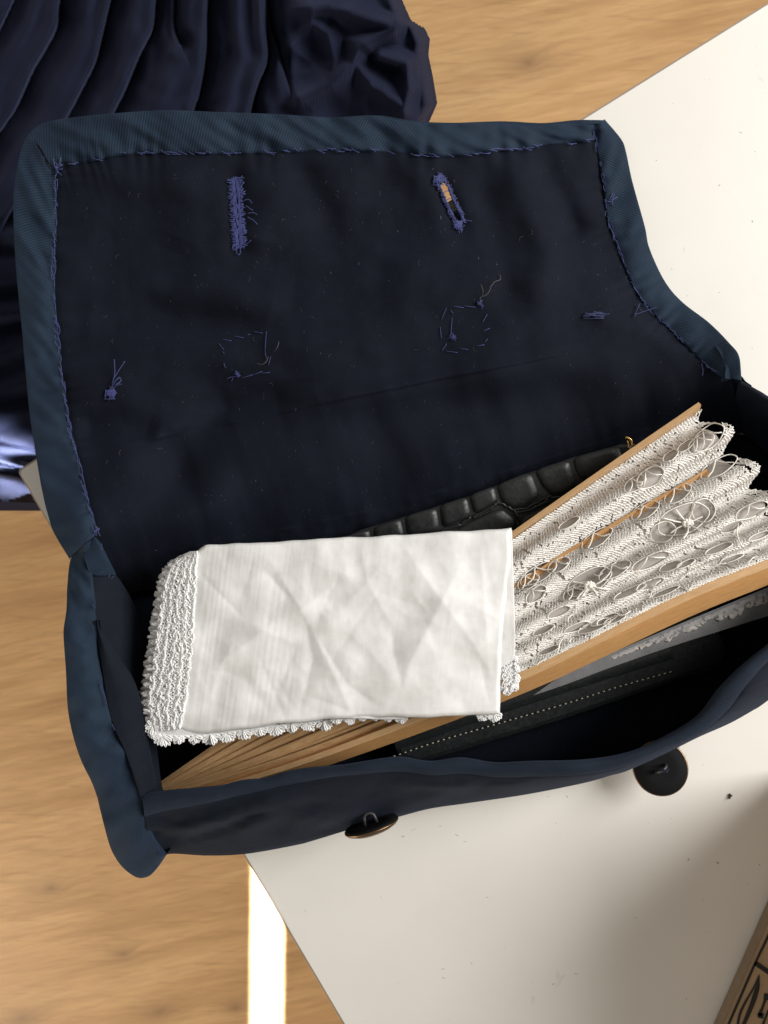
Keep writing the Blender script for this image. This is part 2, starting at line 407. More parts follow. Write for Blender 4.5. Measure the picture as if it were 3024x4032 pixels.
# ------------------------------------------------------------------ skirt beyond the desk
def build_skirt():
    nx, ny = 470, 340
    gx, gy = np.meshgrid(np.linspace(-260, 1780, nx), np.linspace(-320, 2010, ny), indexing='ij')
    valleys = [([(200, -330), (60, 0), (-60, 240), (-200, 480)], 75, .016),
               ([(330, -330), (240, 0), (225, 119), (133, 285), (66, 431), (-20, 560), (-120, 760)], 95, .020),
               ([(520, -330), (440, 0), (404, 152), (378, 252), (318, 371), (272, 457), (120, 700), (-40, 1000)], 90, .020),
               ([(650, -330), (617, 0), (603, 119), (557, 212), (497, 358), (457, 437), (330, 700)], 95, .020),
               ([(860, -330), (822, 0), (817, 199), (789, 371), (769, 431), (700, 700)], 80, .022),
               ([(1070, -330), (1050, 60), (1058, 232), (1021, 331), (994, 437), (960, 700)], 60, .020),
               ([(690, -330), (690, 0), (690, 110), (710, 170)], 50, .012),
               ([(1040, -330), (1060, 50), (1100, 200), (1160, 420), (1190, 600)], 34, .018)]
    z = np.full(gx.shape, -0.045)
    for pts, w, dep in valleys:
        cv = catmull(pts, 60); d, t, s = seg_dist(gx, gy, cv)
        # knife pleat: abrupt drop on the near side, long rise on the other
        wob = 1 + 0.25 * perlin(gy / 160.0, gx * 0 + len(pts))
        z += np.where(s < 0, -1.5 * dep * np.exp(-(d / (.55 * w * wob))), -1.5 * dep * np.exp(-(d / 5.0)))
        z += 0.0016 * np.exp(-d / 160.0) * np.sin(d / 15.0 + 2.5 * perlin(gy / 200.0, gx / 400.0) + len(pts)) * np.clip(d / 40, 0, 1)
    # crumpled bunch on the right
    bun = sstep(1070, 1200, gx + 0.12 * gy - 20)
    wx, wy = gx + 70 * perlin(gx / 220, gy / 220 + 5), gy + 70 * perlin(gx / 220 + 9, gy / 220)
    rid = 1 - np.abs(perlin(wx / 210.0 + 3.3, wy / 170.0 + 1.7)) * 1.9
    rid2 = 1 - np.abs(perlin(wx / 120.0 + 8.1, wy / 150.0 + 4.4)) * 1.9
    z = z * (1 - bun) + bun * (-0.050 + 0.003 * rid + 0.004 * perlin(gx / 160.0, gy / 160.0))
    hb = np.zeros(gx.shape)
    for pts, w, a in (([(1085, 80), (1150, 35), (1300, 25), (1420, 60), (1530, 100)], 75, .020), ([(1130, 180), (1230, 90), (1290, 130), (1320, 240), (1310, 300)], 55, .014),
                      ([(1180, 390), (1300, 330), (1390, 250), (1410, 190), (1520, 130), (1570, 100)], 55, .022), ([(1390, 240), (1470, 340), (1580, 410)], 60, .018),
                      ([(1590, 440), (1610, 350), (1600, 250), (1500, 225)], 50, .020), ([(1590, 60), (1620, 110), (1690, 260), (1700, 420)], 55, .014), ([(1560, 0), (1540, -150), (1400, -250)], 90, .016), ([(1200, -60), (1350, -150), (1500, -100)], 80, .016)):
        d, t, s = seg_dist(gx, gy, pts); hb = np.maximum(hb, 1.1 * a * np.exp(-np.sqrt(d * d + 110) / (w * .9)))
    z += bun * (hb - .008)
    # lower left: folds run sideways
    low = sstep(620, 1150, gy) * (1 - sstep(300, 420, gx - 0.0 * gy))
    fold = np.sin((gy + 0.16 * gx + 30 * perlin(gy / 190.0, gx / 300.0)) / 24.0) * 0.0055 + 0.009 * perlin(gx / 400.0, gy / 100.0)
    tube = 0.012 * np.exp(-((gy - 1790 - 0.24 * gx) / 24) ** 2) + 0.013 * np.exp(-((gy - 1866 - 0.22 * gx) / 26) ** 2) - 0.030 * np.exp(-((gy - 1828 - 0.23 * gx) / 13) ** 2) - .012 * np.exp(-((gy - 1745 - .24 * gx) / 18) ** 2)
    z = z * (1 - low) + low * (-0.060 + fold + tube)
    z += 0.0010 * perlin(gx / 200.0, gy / 240.0)
    z -= 0.03 * sstep(1900, 1985, gy + 0.14 * (gx)) ** 2
    # right outline
    oy = np.array([-330, 0, 76, 108, 152, 217, 293, 407, 480, 700, 2010]); ox = np.array([1540, 1584, 1617, 1671, 1693, 1687, 1703, 1722, 1690, 1500, 1500])
    lim = np.interp(gy, oy, ox)
    z -= 0.035 * sstep(lim - 70, lim, gx) ** 2
    z = np.minimum(z, -0.012)
    edge = np.where(gx < 330, 2100.0, 470 - 0.623 * (gx - 2270) - 20)
    keepv = (gx < lim) & (gy < edge) & (gy < 1975 - 0.14 * gx + 6 * np.sin(gx / 25.0)) & (gx < np.where(gy > 1500, 300, 9999))
    # pull the last kept column onto the outline so the silhouette is not stepped
    over = (gx >= lim) & (gx - lim < (gx[1, 0] - gx[0, 0])); gx = np.where(over, lim, gx); keepv |= over & (gy < edge)
    z = np.where(gy > edge - 260, np.minimum(z, -0.03), z)
    pts = P(gx, gy, z)
    keep = keepv[:-1, :-1] & keepv[1:, :-1] & keepv[:-1, 1:] & keepv[1:, 1:]
    o = grid_obj('skirt', pts, M_SKIRT, keep=keep)
    bm = bmesh.new(); bm.from_mesh(o.data)
    bmesh.ops.delete(bm, geom=[v for v in bm.verts if not v.link_faces], context='VERTS')
    be = [e for e in bm.edges if e.is_boundary]
    ex = bmesh.ops.extrude_edge_only(bm, edges=be)
    for g in ex['geom']:
        if isinstance(g, bmesh.types.BMVert):
            k = FPX / (CAM_H - g.co.z); out_of = (CX + g.co.x * k < -200) or (CY - g.co.y * k < -250)
            low_edge = CY - g.co.y * k > 1500
            if out_of: g.co.z = FLOOR_Z + 0.02
            elif low_edge: g.co.z -= 0.012; g.co.y += .03
            else: g.co.z -= 0.12; g.co.x -= .02; g.co.y += .02
    bmesh.ops.recalc_face_normals(bm, faces=bm.faces); bm.to_mesh(o.data); bm.free()
    tag(o, 'dark navy cotton skirt with long pleats, bunched up beside the desk', 'skirt')
build_skirt()

# ------------------------------------------------------------------ handbag
bag = empty('handbag', (0, 0, 0), 'open navy fabric clutch bag with hand-sewn flap lying on the white desk', 'handbag')

top_out = [(105, 540), (140, 503), (184, 483), (271, 466), (434, 449), (651, 436), (868, 443), (1085, 451), (1302, 464), (1400, 459), (1478, 457), (1596, 480), (1743, 490), (1948, 488), (2105, 500), (2232, 490), (2340, 493)]
top_in = [(219, 668), (265, 653), (351, 637), (431, 612), (530, 602), (663, 601), (928, 602), (1100, 597), (1400, 590), (1645, 606), (1792, 610), (1987, 591), (2183, 566), (2345, 550)]
left_out = [(105, 540), (84, 590), (65, 680), (55, 760), (54, 852), (63, 1033), (78, 1200), (89, 1300), (104, 1474), (119, 1623), (139, 1762), (169, 1936), (194, 2036), (214, 2095), (273, 2195)]
left_in = [(219, 668), (217, 762), (212, 942), (212, 1168), (226, 1330), (239, 1459), (253, 1549), (273, 1683), (293, 1762), (318, 1872), (343, 1981), (358, 2030), (373, 2110)]
right_out = [(2379, 470), (2443, 547), (2462, 596), (2487, 713), (2536, 890), (2555, 978), (2614, 1105), (2683, 1188), (2790, 1271), (2869, 1350), (2908, 1403), (2918, 1497)]
right_in = [(2338, 500), (2350, 586), (2379, 733), (2389, 850), (2428, 958), (2467, 1066), (2516, 1164), (2575, 1232), (2643, 1301), (2712, 1369), (2771, 1428), (2850, 1485)]
hinge = [(273, 2195), (340, 2125), (700, 2030), (1000, 1955), (1600, 1790), (2300, 1610), (2750, 1510), (2918, 1497)]
zflap = TPS([(80, 540, .022), (500, 470, .026), (1200, 455, .022), (1800, 480, .016), (2379, 470, .008), (60, 1000, .030), (600, 1000, .024), (140, 1760, .043), (340, 2125, .055), (273, 2195, .052),
             (2462, 596, .006), (2536, 890, .008), (2614, 1105, .014), (2790, 1271, .030), (2869, 1350, .042), (2918, 1497, .053), (1200, 1000, .022), (1800, 800, .016), (2200, 900, .012),
             (600, 1560, .037), (1200, 1480, .037), (1900, 1330, .034), (2350, 1270, .029), (900, 1800, .036), (1500, 1650, .032), (2200, 1500, .034), (1000, 1955, .037), (1600, 1790, .031), (2300, 1610, .035)])
FLAP_R = [([(330, 1960), (700, 1720), (1200, 1570), (2000, 1470), (2500, 1400)], 75, .0042), ([(420, 2050), (760, 1850), (1250, 1680), (2050, 1570), (2500, 1500)], 70, -.0042), ([(560, 2060), (950, 1900), (1500, 1770), (2000, 1680)], 65, .0026), ([(260, 1480), (600, 1400), (1000, 1350), (1400, 1340)], 90, .0022), ([(1500, 1100), (1900, 1120), (2300, 1060)], 110, .0018),
          ([(700, 640), (780, 800), (700, 1000)], 110, .0022), ([(1180, 640), (1260, 800), (1330, 1000)], 70, -.0030), ([(1010, 620), (1060, 800), (1000, 1000)], 80, .0020),
          ([(500, 1120), (900, 1160), (1150, 1190)], 75, .0026), ([(350, 1260), (700, 1270), (1050, 1300)], 70, -.0026), ([(1500, 640), (1560, 800), (1500, 1000)], 90, -.0018),
          ([(1990, 620), (2080, 800), (2150, 1000), (2100, 1200)], 70, .0030), ([(2120, 620), (2220, 800), (2280, 950)], 55, -.0024), ([(1890, 720), (1960, 950), (2010, 1200)], 60, -.0022),
          ([(250, 1580), (600, 1500), (1000, 1400)], 80, .0022), ([(640, 1900), (720, 1760), (900, 1630), (1250, 1560)], 80, -.0080), ([(760, 1960), (900, 1800), (1250, 1680), (1800, 1560)], 110, .0056),
          ([(300, 1700), (480, 1680), (620, 1720)], 70, -.003), ([(1400, 1690), (1700, 1620), (2000, 1600)], 70, -.0030), ([(2330, 1240), (2500, 1280), (2700, 1400)], 45, .0018)]
FLAP_C = [([(950, 1520), (1400, 1462), (1800, 1420), (2300, 1345), (2650, 1330)], 28, .0014), ([(1250, 1540), (1750, 1445), (2100, 1400)], 16, -.0006)]
def flap_z(x, y):
    w = 1.2 * ridges(x, y, FLAP_R) + creases(x, y, FLAP_C) + 0.0024 * fbm(x / 330.0, y / 260.0, 2) + 0.00022 * fbm(x / 80.0, y / 70.0, 2)
    for edge, nf in ((top_in, 26), (left_in, 22), (right_in, 16)):
        d, t, sd = seg_dist(x, y, edge); w = w + .00055 * np.exp(-d / 55.0) * np.sin(t * nf * 2 * math.pi + 2 * np.sin(t * 37)) - .0005 * np.exp(-(d / 14.0) ** 2)
    for edge in ([(925, 705), (935, 850), (942, 970)], [(1735, 715), (1775, 800), (1812, 880)]):
        d, t, sd = seg_dist(x, y, edge); w = w - .0011 * np.exp(-(d / 34.0) ** 2) + .0006 * np.exp(-((d - 75) / 40.0) ** 2)
    return zflap(x, y) + w
def coons(top, bot, left, right, n, m):
    """Grid n (top to bottom) by m (left to right) from its four edges."""
    T, B = catmull(top, m), catmull(bot, m); L, Rr = catmull(left, n), catmull(right, n)
    v = np.linspace(0, 1, n)[:, None, None]; u = np.linspace(0, 1, m)[None, :, None]
    return (1 - v) * T[None] + v * B[None] + (1 - u) * L[:, None] + u * Rr[:, None] - ((1 - u) * (1 - v) * T[0] + u * (1 - v) * T[-1] + (1 - u) * v * B[0] + u * v * B[-1])

# lining of the flap (inside face, turned up), with the right buttonhole cut through
inset = lambda a, b, k: (np.asarray(catmull(a, 40)) * (1 - k) + np.asarray(catmull(b, 40)) * k)
fl_px = coons(inset(top_out, top_in, .55), hinge, inset(left_out, left_in, .55), inset(right_out, right_in, .55), 210, 290)
lx, ly = fl_px[..., 0], fl_px[..., 1]
HOLE = [(1752, 738), (1768, 770), (1788, 822)]
hd, ht, hs = seg_dist(lx, ly, HOLE)
hole = hd < 13 * (1 - 0.4 * ht)
keep = ~(hole[:-1, :-1] | hole[1:, :-1] | hole[:-1, 1:] | hole[1:, 1:])
lz = flap_z(lx, ly)
lz = lz - 0.0012 * np.exp(-(hd / 30.0) ** 2)
# the same cloth runs on over the hinge and down the inside of the back
back_low = [(425, 2395), (430, 2350), (760, 2300), (1050, 2260), (1650, 2150), (2350, 1900), (2760, 1760), (2930, 1700)]
hq = np.stack([lx[-1], ly[-1]], 1); bl = catmull(back_low, hq.shape[0]); NB = 60
tb = np.linspace(0, 1, NB)[1:, None]
bx, by = hq[None, :, 0] * (1 - tb) + bl[None, :, 0] * tb, hq[None, :, 1] * (1 - tb) + bl[None, :, 1] * tb
bz = lz[-1][None] * (1 - tb ** 1.5) + .012 * tb ** 1.5 + .0014 * fbm(bx / 170, by / 170) * np.clip(4 * tb, 0, 1)
lx, ly, lz = np.vstack([lx, bx]), np.vstack([ly, by]), np.vstack([lz, bz])
nh = 210
for _ in range(3):                                   # soft roll over the hinge
    k = 9; pad = lz.copy()
    for i in range(nh - 40, nh + 30): pad[i] = lz[i - k:i + k + 1].mean(0)
    lz = pad
keep = np.vstack([keep, np.ones((NB - 1, keep.shape[1]), bool)])
flap = grid_obj('flap', P(lx, ly, lz), M_LINING, bag, thick=0.0012, keep=keep)
flap['label'] = 'dark navy lining of the flap and back, with hand-sewn buttonholes'

def binding(name, out, inn, n, m, zf, parent, mat, puff=0.0012, lift=0.0009, roll=0.0035, wr=0.0005, uvrot=0):
    """Folded cloth strip: rises from its sewn inner edge, rolls over the outer edge and under."""
    A, B = catmull(inn, n), catmull(out, n)
    t = np.linspace(0, 1, m); px = A[:, None] * (1 - t)[None, :, None] + B[:, None] * t[None, :, None]
    z = zf(px[..., 0], px[..., 1]) + lift * 0.6 + puff * np.sin(np.clip(t, 0, 1) * math.pi * 0.75)[None]
    s = np.linspace(0, 1, n)[:, None] * n
    dv = B - A; wid = np.linalg.norm(dv, axis=1).mean(); ln = np.linalg.norm(np.diff(B, axis=0), axis=1).sum()
    q = np.linspace(0, ln, n)[:, None]
    z = z + wr * perlin(q / 75.0 + 0.8 * t[None] * wid / 75, q * 0 + t[None] * wid / 110.0) + 1.6 * wr * perlin(q / 170.0 + 4 + 0.5 * t[None], t[None] * 0.7 + 0 * q)
    pts = P(px[..., 0], px[..., 1], z)
    # roll under
    nrm = pts[:, -1] - pts[:, -2]; nrm /= np.linalg.norm(nrm, axis=1)[:, None]; nrm[:, 2] = 0
    extra = []
    for a in (0.4, 0.9, 1.4, 1.9): extra.append(pts[:, -1] + nrm * 0.0012 * math.sin(a) * 0.6 - np.array([0, 0, 1]) * roll * 0.5 * (1 - math.cos(a)))
    extra.append(extra[-1] - nrm * 0.006)
    first = pts[:, 0] - np.array([0, 0, 1]) * (lift + 0.0006)
    pts = np.concatenate([first[:, None], pts, np.stack(extra, 1)], 1)
    uv = np.stack(np.broadcast_arrays(q / 100.0, np.linspace(0, wid / 100, pts.shape[1])[None]), -1)
    return grid_obj(name, pts, mat, parent, uv)
binding('top_binding', top_out, top_in, 260, 16, flap_z, flap, M_TWILL, lift=0.0014, wr=0.0010)
binding('side_binding', left_out, left_in, 200, 16, flap_z, flap, M_TWILL, lift=0.0024, wr=0.0012)
binding('side_binding', right_out, right_in, 170, 16, flap_z, flap, M_TWILL, puff=0.0014, lift=0.0016, wr=0.0005)

# underside of the flap (outer cloth)
up = coons(inset(top_out, top_in, .1), hinge, inset(left_out, left_in, .1), inset(right_out, right_in, .1), 70, 90)
ud, ut, us = seg_dist(up[..., 0], up[..., 1], HOLE)
uh = ud < 34
grid_obj('outer_cover', P(up[..., 0], up[..., 1], flap_z(up[..., 0], up[..., 1]) - 0.0040 - .008 * np.linspace(0, 1, 70)[:, None] ** 3), M_TWILL, flap, keep=~(uh[:-1, :-1] | uh[1:, :-1] | uh[:-1, 1:] | uh[1:, 1:]))

# ---- bag body
zr = lambda pts: np.asarray([p[2] for p in pts])
rim_in = [(560, 3128), (615, 3115), (779, 3100), (875, 3090), (952, 3071), (1039, 3062), (1126, 3037), (1203, 3023), (1357, 3008), (1508, 2984), (1585, 2978), (1695, 2995), (1816, 2981), (1948, 3000), (2080, 2995), (2300, 2989), (2464, 2962), (2596, 2907), (2739, 2819), (2827, 2709), (2915, 2621), (3024, 2532), (3200, 2380), (3330, 2200)]
rim_out = [(570, 3215), (640, 3195), (800, 3165), (900, 3142), (1000, 3120), (1100, 3097), (1200, 3078), (1300, 3060), (1400, 3050), (1508, 3040), (1600, 3040), (1700, 3052), (1816, 3046), (1948, 3060), (2080, 3058), (2300, 3050), (2464, 3016), (2610, 2955), (2745, 2893), (2860, 2800), (2940, 2695), (3024, 2602), (3210, 2440), (3370, 2220)]
front_low = [(600, 3400), (663, 3363), (817, 3369), (971, 3362), (1164, 3328), (1240, 3308), (1365, 3270), (1470, 3240), (1574, 3215), (1695, 3184), (1860, 3160), (2080, 3127), (2300, 3083), (2400, 3055), (2475, 3033), (2629, 2963), (2750, 2903), (2870, 2850), (2960, 2800), (3024, 2758), (3250, 2580), (3420, 2260)]
FRONT_C = [([(600, 3300), (800, 3240), (1000, 3180), (1200, 3120)], 26, .0022), ([(620, 3350), (860, 3290), (1060, 3210)], 20, .0020), ([(580, 3230), (760, 3200), (960, 3150)], 18, -.0018),
           ([(700, 3320), (900, 3265), (1050, 3190)], 24, -.0018), ([(1500, 3080), (1800, 3100), (2100, 3085)], 22, .0012), ([(1250, 3130), (1500, 3120), (1750, 3110)], 30, -.0012)]
def build_front():
    n = 300
    A, B, Cc = catmull(rim_in, n), catmull(rim_out, n), catmull(front_low, n)
    s = np.linspace(0, 1, n)
    zA = 0.0525 + 0.0012 * np.sin(s * 26) + 0.0010 * perlin(s * 14, s * 0); zC = np.interp(s, [0, .1, .5, .75, 1], [.030, .026, .022, .026, .026])
    rows = []
    inner = A + np.array([0, -70.0])
    inner2 = A + np.array([15, -120.0]) * np.interp(s, [0, .7, 1], [1, 1, .4])[:, None]
    rows += [(A + np.array([-10, 30.0]), np.full(n, .006)), (A + np.array([-8, 38.0]), np.full(n, .030)), (A + np.array([0, 6.0]), zA - .004)]
    for t, dz in ((0, 0), (.2, .0018), (.45, .0026), (.7, .0022), (.9, .0009), (1.0, -.0006)): rows.append((A * (1 - t) + B * t, zA + dz))
    zB = zA - .0006
    for t in np.linspace(0, 1, 16)[1:]:
        px = B * (1 - t) + Cc * t
        z = zB * (1 - t ** 1.3) + zC * t ** 1.3 + 0.003 * math.sin(math.pi * t)
        z = z + 3.4 * creases(px[:, 0], px[:, 1], FRONT_C) * math.sin(math.pi * min(1, t * .9 + .05)) + (0.0026 * fbm(px[:, 0] / 230, px[:, 1] / 90) + .0012 * (1 - 2 * np.abs(perlin(px[:, 0] / 210 + px[:, 1] / 90, px[:, 1] / 70.0)))) * math.sin(math.pi * t)
        rows.append((px, z))
    up = np.array([0, -1.0])
    rows.append((Cc + up * 12, zC - .006)); rows.append((Cc + up * 40, zC - .014)); rows.append((Cc + up * 75, np.full(n, .0015)))
    px = np.stack([r[0] for r in rows], 1); z = np.stack([r[1] for r in rows], 1)
    # two materials: body cloth painted lighter on the rim as if lit, dark below
    pts = P(px[..., 0], px[..., 1], z)
    uvx = np.cumsum(np.concatenate([[0], np.linalg.norm(np.diff(A, axis=0), axis=1)])) / 100
    uv = np.stack(np.broadcast_arrays(uvx[:, None], np.linspace(0, 5, px.shape[1])[None]), -1)
    fr = grid_obj('front_panel', pts[:, 7:], M_BODY, bag, uv[:, 7:])
    grid_obj('rim_binding', pts[:, 2:9] + np.array([0, 0, .00025]), M_BODY_LIT, fr, uv[:, 2:9] )
    grid_obj('front_lining', pts[:, :4], M_LINING, fr, uv[:, :4])
    return fr
front = build_front()

# back wall inside, from the hinge down behind the contents
def sheet(name, A, zA, B, zB, n, m, mat, parent, bulge=0.0, wr=0.0006, thick=0.0, sag=1.0):
    a, b = catmull(np.column_stack([np.asarray(A, float), np.resize(np.asarray(zA, float), len(A)) * 1e4]), n), catmull(np.column_stack([np.asarray(B, float), np.resize(np.asarray(zB, float), len(B)) * 1e4]), n)
    t = np.linspace(0, 1, m)[None, :, None]
    q = a[:, None] * (1 - t) + b[:, None] * t; tt = np.linspace(0, 1, m)[None]
    za = a[:, None, 2]; zb = b[:, None, 2]
    z = (za * (1 - tt ** sag) + zb * tt ** sag) / 1e4 + bulge * np.sin(math.pi * tt) + wr * fbm(q[..., 0] / 160, q[..., 1] / 160)
    return grid_obj(name, P(q[..., 0], q[..., 1], z), mat, parent, thick=thick)
# bottom inside
sheet('base', [(x - 5, y + 32) for x, y in rim_in], [.0045] * len(rim_in), [(420, 2360), (760, 2280), (1050, 2240), (1650, 2130), (2350, 1880), (2760, 1740), (3000, 1740), (3230, 2050)], [.0045] * 8, 120, 20, M_LINING, bag, wr=.0002, thick=.002)

# left gusset
g_out = [(300, 2165), (277, 2209), (266, 2300), (262, 2400), (251, 2480), (254, 2560), (260, 2640), (267, 2787), (287, 2893), (318, 2990), (359, 3075), (380, 3130), (393, 3182), (410, 3250), (431, 3327), (455, 3378), (484, 3416), (520, 3445), (550, 3457), (585, 3450), (612, 3425), (635, 3395), (655, 3366)]
g_in = [(372, 2119), (370, 2180), (360, 2262), (366, 2330), (376, 2407), (380, 2490), (380, 2578), (423, 2780), (453, 2875), (489, 2951), (520, 3040), (545, 3100), (557, 3134), (570, 3185), (586, 3240), (596, 3275), (606, 3300), (616, 3320), (625, 3332), (632, 3342), (640, 3350), (646, 3358), (653, 3364)]
zg = TPS([(300, 2165, .051), (330, 2150, .055), (260, 2400, .0545), (376, 2400, .0535), (260, 2640, .055), (390, 2600, .0535), (290, 2900, .053), (450, 2870, .052), (400, 3190, .047), (560, 3140, .051), (550, 3457, .036), (600, 3300, .048), (655, 3366, .040), (480, 3300, .047), (370, 2120, .0565)])
gus = sheet('side_panel', g_in[1:14], [.0535] * 5 + [.053] * 8, [(455, 2262), (480, 2295), (505, 2335), (528, 2380), (548, 2440), (560, 2520), (570, 2600), (585, 2700), (600, 2800), (612, 2900), (625, 3000), (635, 3080), (650, 3140)], [.044, .04, .036, .032, .03, .028, .026, .026, .026, .026, .026, .026, .026], 120, 30, M_BODY, bag, bulge=.003, wr=.0007)
sheet('inner_fold', [(378, 2440), (380, 2490), (392, 2570), (424, 2780), (453, 2875), (489, 2951), (530, 3060), (570, 3180)], [.0535] * 8, [(384, 2445), (404, 2494), (470, 2590), (531, 2686), (574, 2836), (590, 2940), (604, 3040), (622, 3140)], [.0535, .053, .050, .047, .044, .043, .043, .044], 110, 24, M_BODY, gus, bulge=.002, wr=.0005, thick=.0012)
binding('side_binding', g_out, g_in, 240, 16, lambda x, y: zg(x, y), gus, M_TWILL, puff=.0026, lift=.0008, roll=.010, wr=.0013)
# tab where the strip folds over into the bag
sheet('binding_tab', [(318, 2150), (345, 2130), (372, 2116), (395, 2135)], [.0545, .056, .0575, .056], [(352, 2262), (385, 2268), (430, 2266), (458, 2262)], [.0545, .053, .050, .047], 40, 24, M_TWILL, gus, bulge=.002, wr=.0005, thick=.001)
# outside of the left end, down to the desk
sheet('side_outer', g_out, [.050] * 8 + [.048] * 6 + [.042, .038, .034, .033, .033, .033, .033, .034, .036], [(330, 2190), (325, 2215), (320, 2300), (318, 2400), (315, 2480), (320, 2560), (326, 2640), (340, 2787), (360, 2880), (400, 2960), (440, 3030), (470, 3070), (490, 3100), (510, 3150), (530, 3210), (545, 3250), (560, 3280), (575, 3300), (590, 3315), (600, 3320), (610, 3320), (625, 3320), (640, 3310)], [.002] * 23, 150, 12, M_BODY, gus, bulge=-.002)
# right end, mostly outside the picture
r_out = [(2916, 1497), (2967, 1526), (3024, 1560), (3150, 1650), (3260, 1800), (3330, 2000), (3350, 2220)]
sheet('side_panel', r_out, [.053, .054, .054, .054, .054, .054, .053], [(2880, 1640), (2940, 1700), (3010, 1760), (3090, 1850), (3160, 1960), (3220, 2100), (3260, 2230)], [.012] * 7, 90, 30, M_BODY, bag, bulge=.006, wr=.001, thick=.0015)
sheet('corner_fold', [(2840, 1470), (2880, 1470), (2918, 1480), (2935, 1500), (2960, 1518)], [.051, .0515, .0515, .0515, .0515], [(2830, 1600), (2860, 1610), (2890, 1620), (2920, 1630), (2950, 1640)], [.030] * 5, 30, 14, M_TWILL, bag)
sheet('side_outer', r_out, [.0525] * 7, [(2890, 1545), (2940, 1580), (2990, 1620), (3100, 1710), (3190, 1850), (3250, 2020), (3270, 2220)], [.002] * 7, 90, 10, M_TWILL, bag)
sheet('back_outer', [(285, 2190), (345, 2125), (1000, 1955), (1600, 1790), (2300, 1610), (2900, 1497)], [.042, .042, .027, .021, .025, .042], [(330, 2190), (380, 2130), (1010, 1965), (1590, 1815), (2260, 1660), (2830, 1560)], [.002] * 6, 80, 10, M_TWILL, bag)

# ---- buttons
def lathe(profile, axis, centre, n=40):
    ax = np.asarray(axis, float); ax /= np.linalg.norm(ax); u = np.cross(ax, [0.3, 0.2, 0.93]); u /= np.linalg.norm(u); w = np.cross(ax, u)
    an = np.arange(n) * 2 * math.pi / n; v = []; f = []
    for r, h in profile: v.append(np.asarray(centre) + ax * h + r * (np.cos(an)[:, None] * u + np.sin(an)[:, None] * w))
    v = np.vstack(v)
    for k in range(len(profile) - 1):
        for i in range(n): f.append((k * n + i, k * n + (i + 1) % n, (k + 1) * n + (i + 1) % n, (k + 1) * n + i))
    f.append(tuple(reversed(range(n)))); f.append(tuple((len(profile) - 1) * n + i for i in range(n)))
    return v, f
def button(centre, face, rad, label, loop_at=None):
    """A shank button; face points away from the bag, its black back and shank towards the cloth."""
    c = np.asarray(centre); ax = np.asarray(face, float); ax /= np.linalg.norm(ax)
    v, f = lathe([(rad * .25, .0028), (rad * .7, .0022), (rad * .93, .0011), (rad * 1.0, .0002), (rad * .995, -.0003), (rad * .955, -.00045)], ax, c)
    b = new_obj('button', v, f, M_BRONZE, bag)
    b['label'] = label
    v, f = lathe([(rad * .962, -.0003), (rad * .95, -.0009), (rad * .5, -.0007), (rad * .1, -.0006)], ax, c); new_obj('button_back', v, f, M_BUTTON, b)
    mb = MB(); s = loop_at if loop_at is not None else np.array([1.0, 0, 0]); s = s - ax * (s @ ax); s /= np.linalg.norm(s)
    pts = [c - ax * .0003 + s * .0026]
    for k in range(9):
        th = math.pi * k / 8; pts.append(c - ax * (.0030 + .0020 * math.sin(th)) + s * .0022 * math.cos(th))
    pts.append(c - ax * .0003 - s * .0026); mb.tube(pts, .00065, 8)
    mb.build('shank', M_SHANK, b)
    mb = MB()
    top = c - ax * .0045
    for k in range(3): mb.tube([top + s * .0006 * (k - 1), top - ax * .003 + s * .0005 * (1 - k), top - ax * .007 + np.array([0, .001, .001]) * k], .00022, 5)
    mb.build('shank_thread', M_THREAD_D, b)
button(P(1463, 3250, .034), (.28, -.95, .12), .0115, 'button seen on edge, bronze rim showing', np.array([1.0, .2, 0]))
button(P(2600, 3024, .015), (.10, -.16, -.98), .0118, 'button lying flat, black back turned up', np.array([.8, .6, 0]))

# ---- sewing on the flap
def on_flap(x, y, up=0.0008): return P(x, y, flap_z(np.asarray(x, float), np.asarray(y, float)) + up)
def whip(edge, n, mb, off=(0, 0), ln=34, ang=(0.35, 0.7), r=.00016, up=.0016, skip=0.12, run=True):
    c = catmull(edge, n)
    tang = np.gradient(c, axis=0); tang /= np.linalg.norm(tang, axis=1)[:, None]
    for i in range(n):
        if random.random() < skip: continue
        t = tang[i]; nrm = np.array([-t[1], t[0]]); a = random.uniform(*ang) * random.choice((1, 1, 1, .5))
        d = t * math.cos(a) + nrm * math.sin(a); L = ln * random.uniform(.6, 1.25); o = c[i] + np.array(off) + nrm * random.uniform(-4, 4)
        s = np.linspace(-.5, .5, 6); q = o[None] + d[None] * (s * L)[:, None] + nrm[None] * (random.uniform(-5, 5) * (1 - 4 * s ** 2))[:, None]
        h = up + .0004 * (1 - 4 * s ** 2); mb.tube(on_flap(q[:, 0], q[:, 1], h), r, 5)
        if run and random.random() < .8:
            q2 = o[None] + t[None] * np.linspace(-10, 26, 5)[:, None] + nrm[None] * random.uniform(-5, 5); mb.tube(on_flap(q2[:, 0], q2[:, 1], .0012), r, 5)
mb = MB()
whip(top_in, 64, mb, ln=36, ang=(.25, .6), r=.00015, skip=.4); whip(left_in, 56, mb, ln=34, ang=(-.6, -.2), r=.00015, skip=.35, up=.0030)
whip(left_in, 50, mb, off=(4, 0), ln=40, ang=(-.08, .08), r=.00014, skip=.25, up=.0016, run=False)
whip(right_in, 48, mb, ln=22, ang=(-.3, .3), r=.00013, up=.0014, skip=.3)
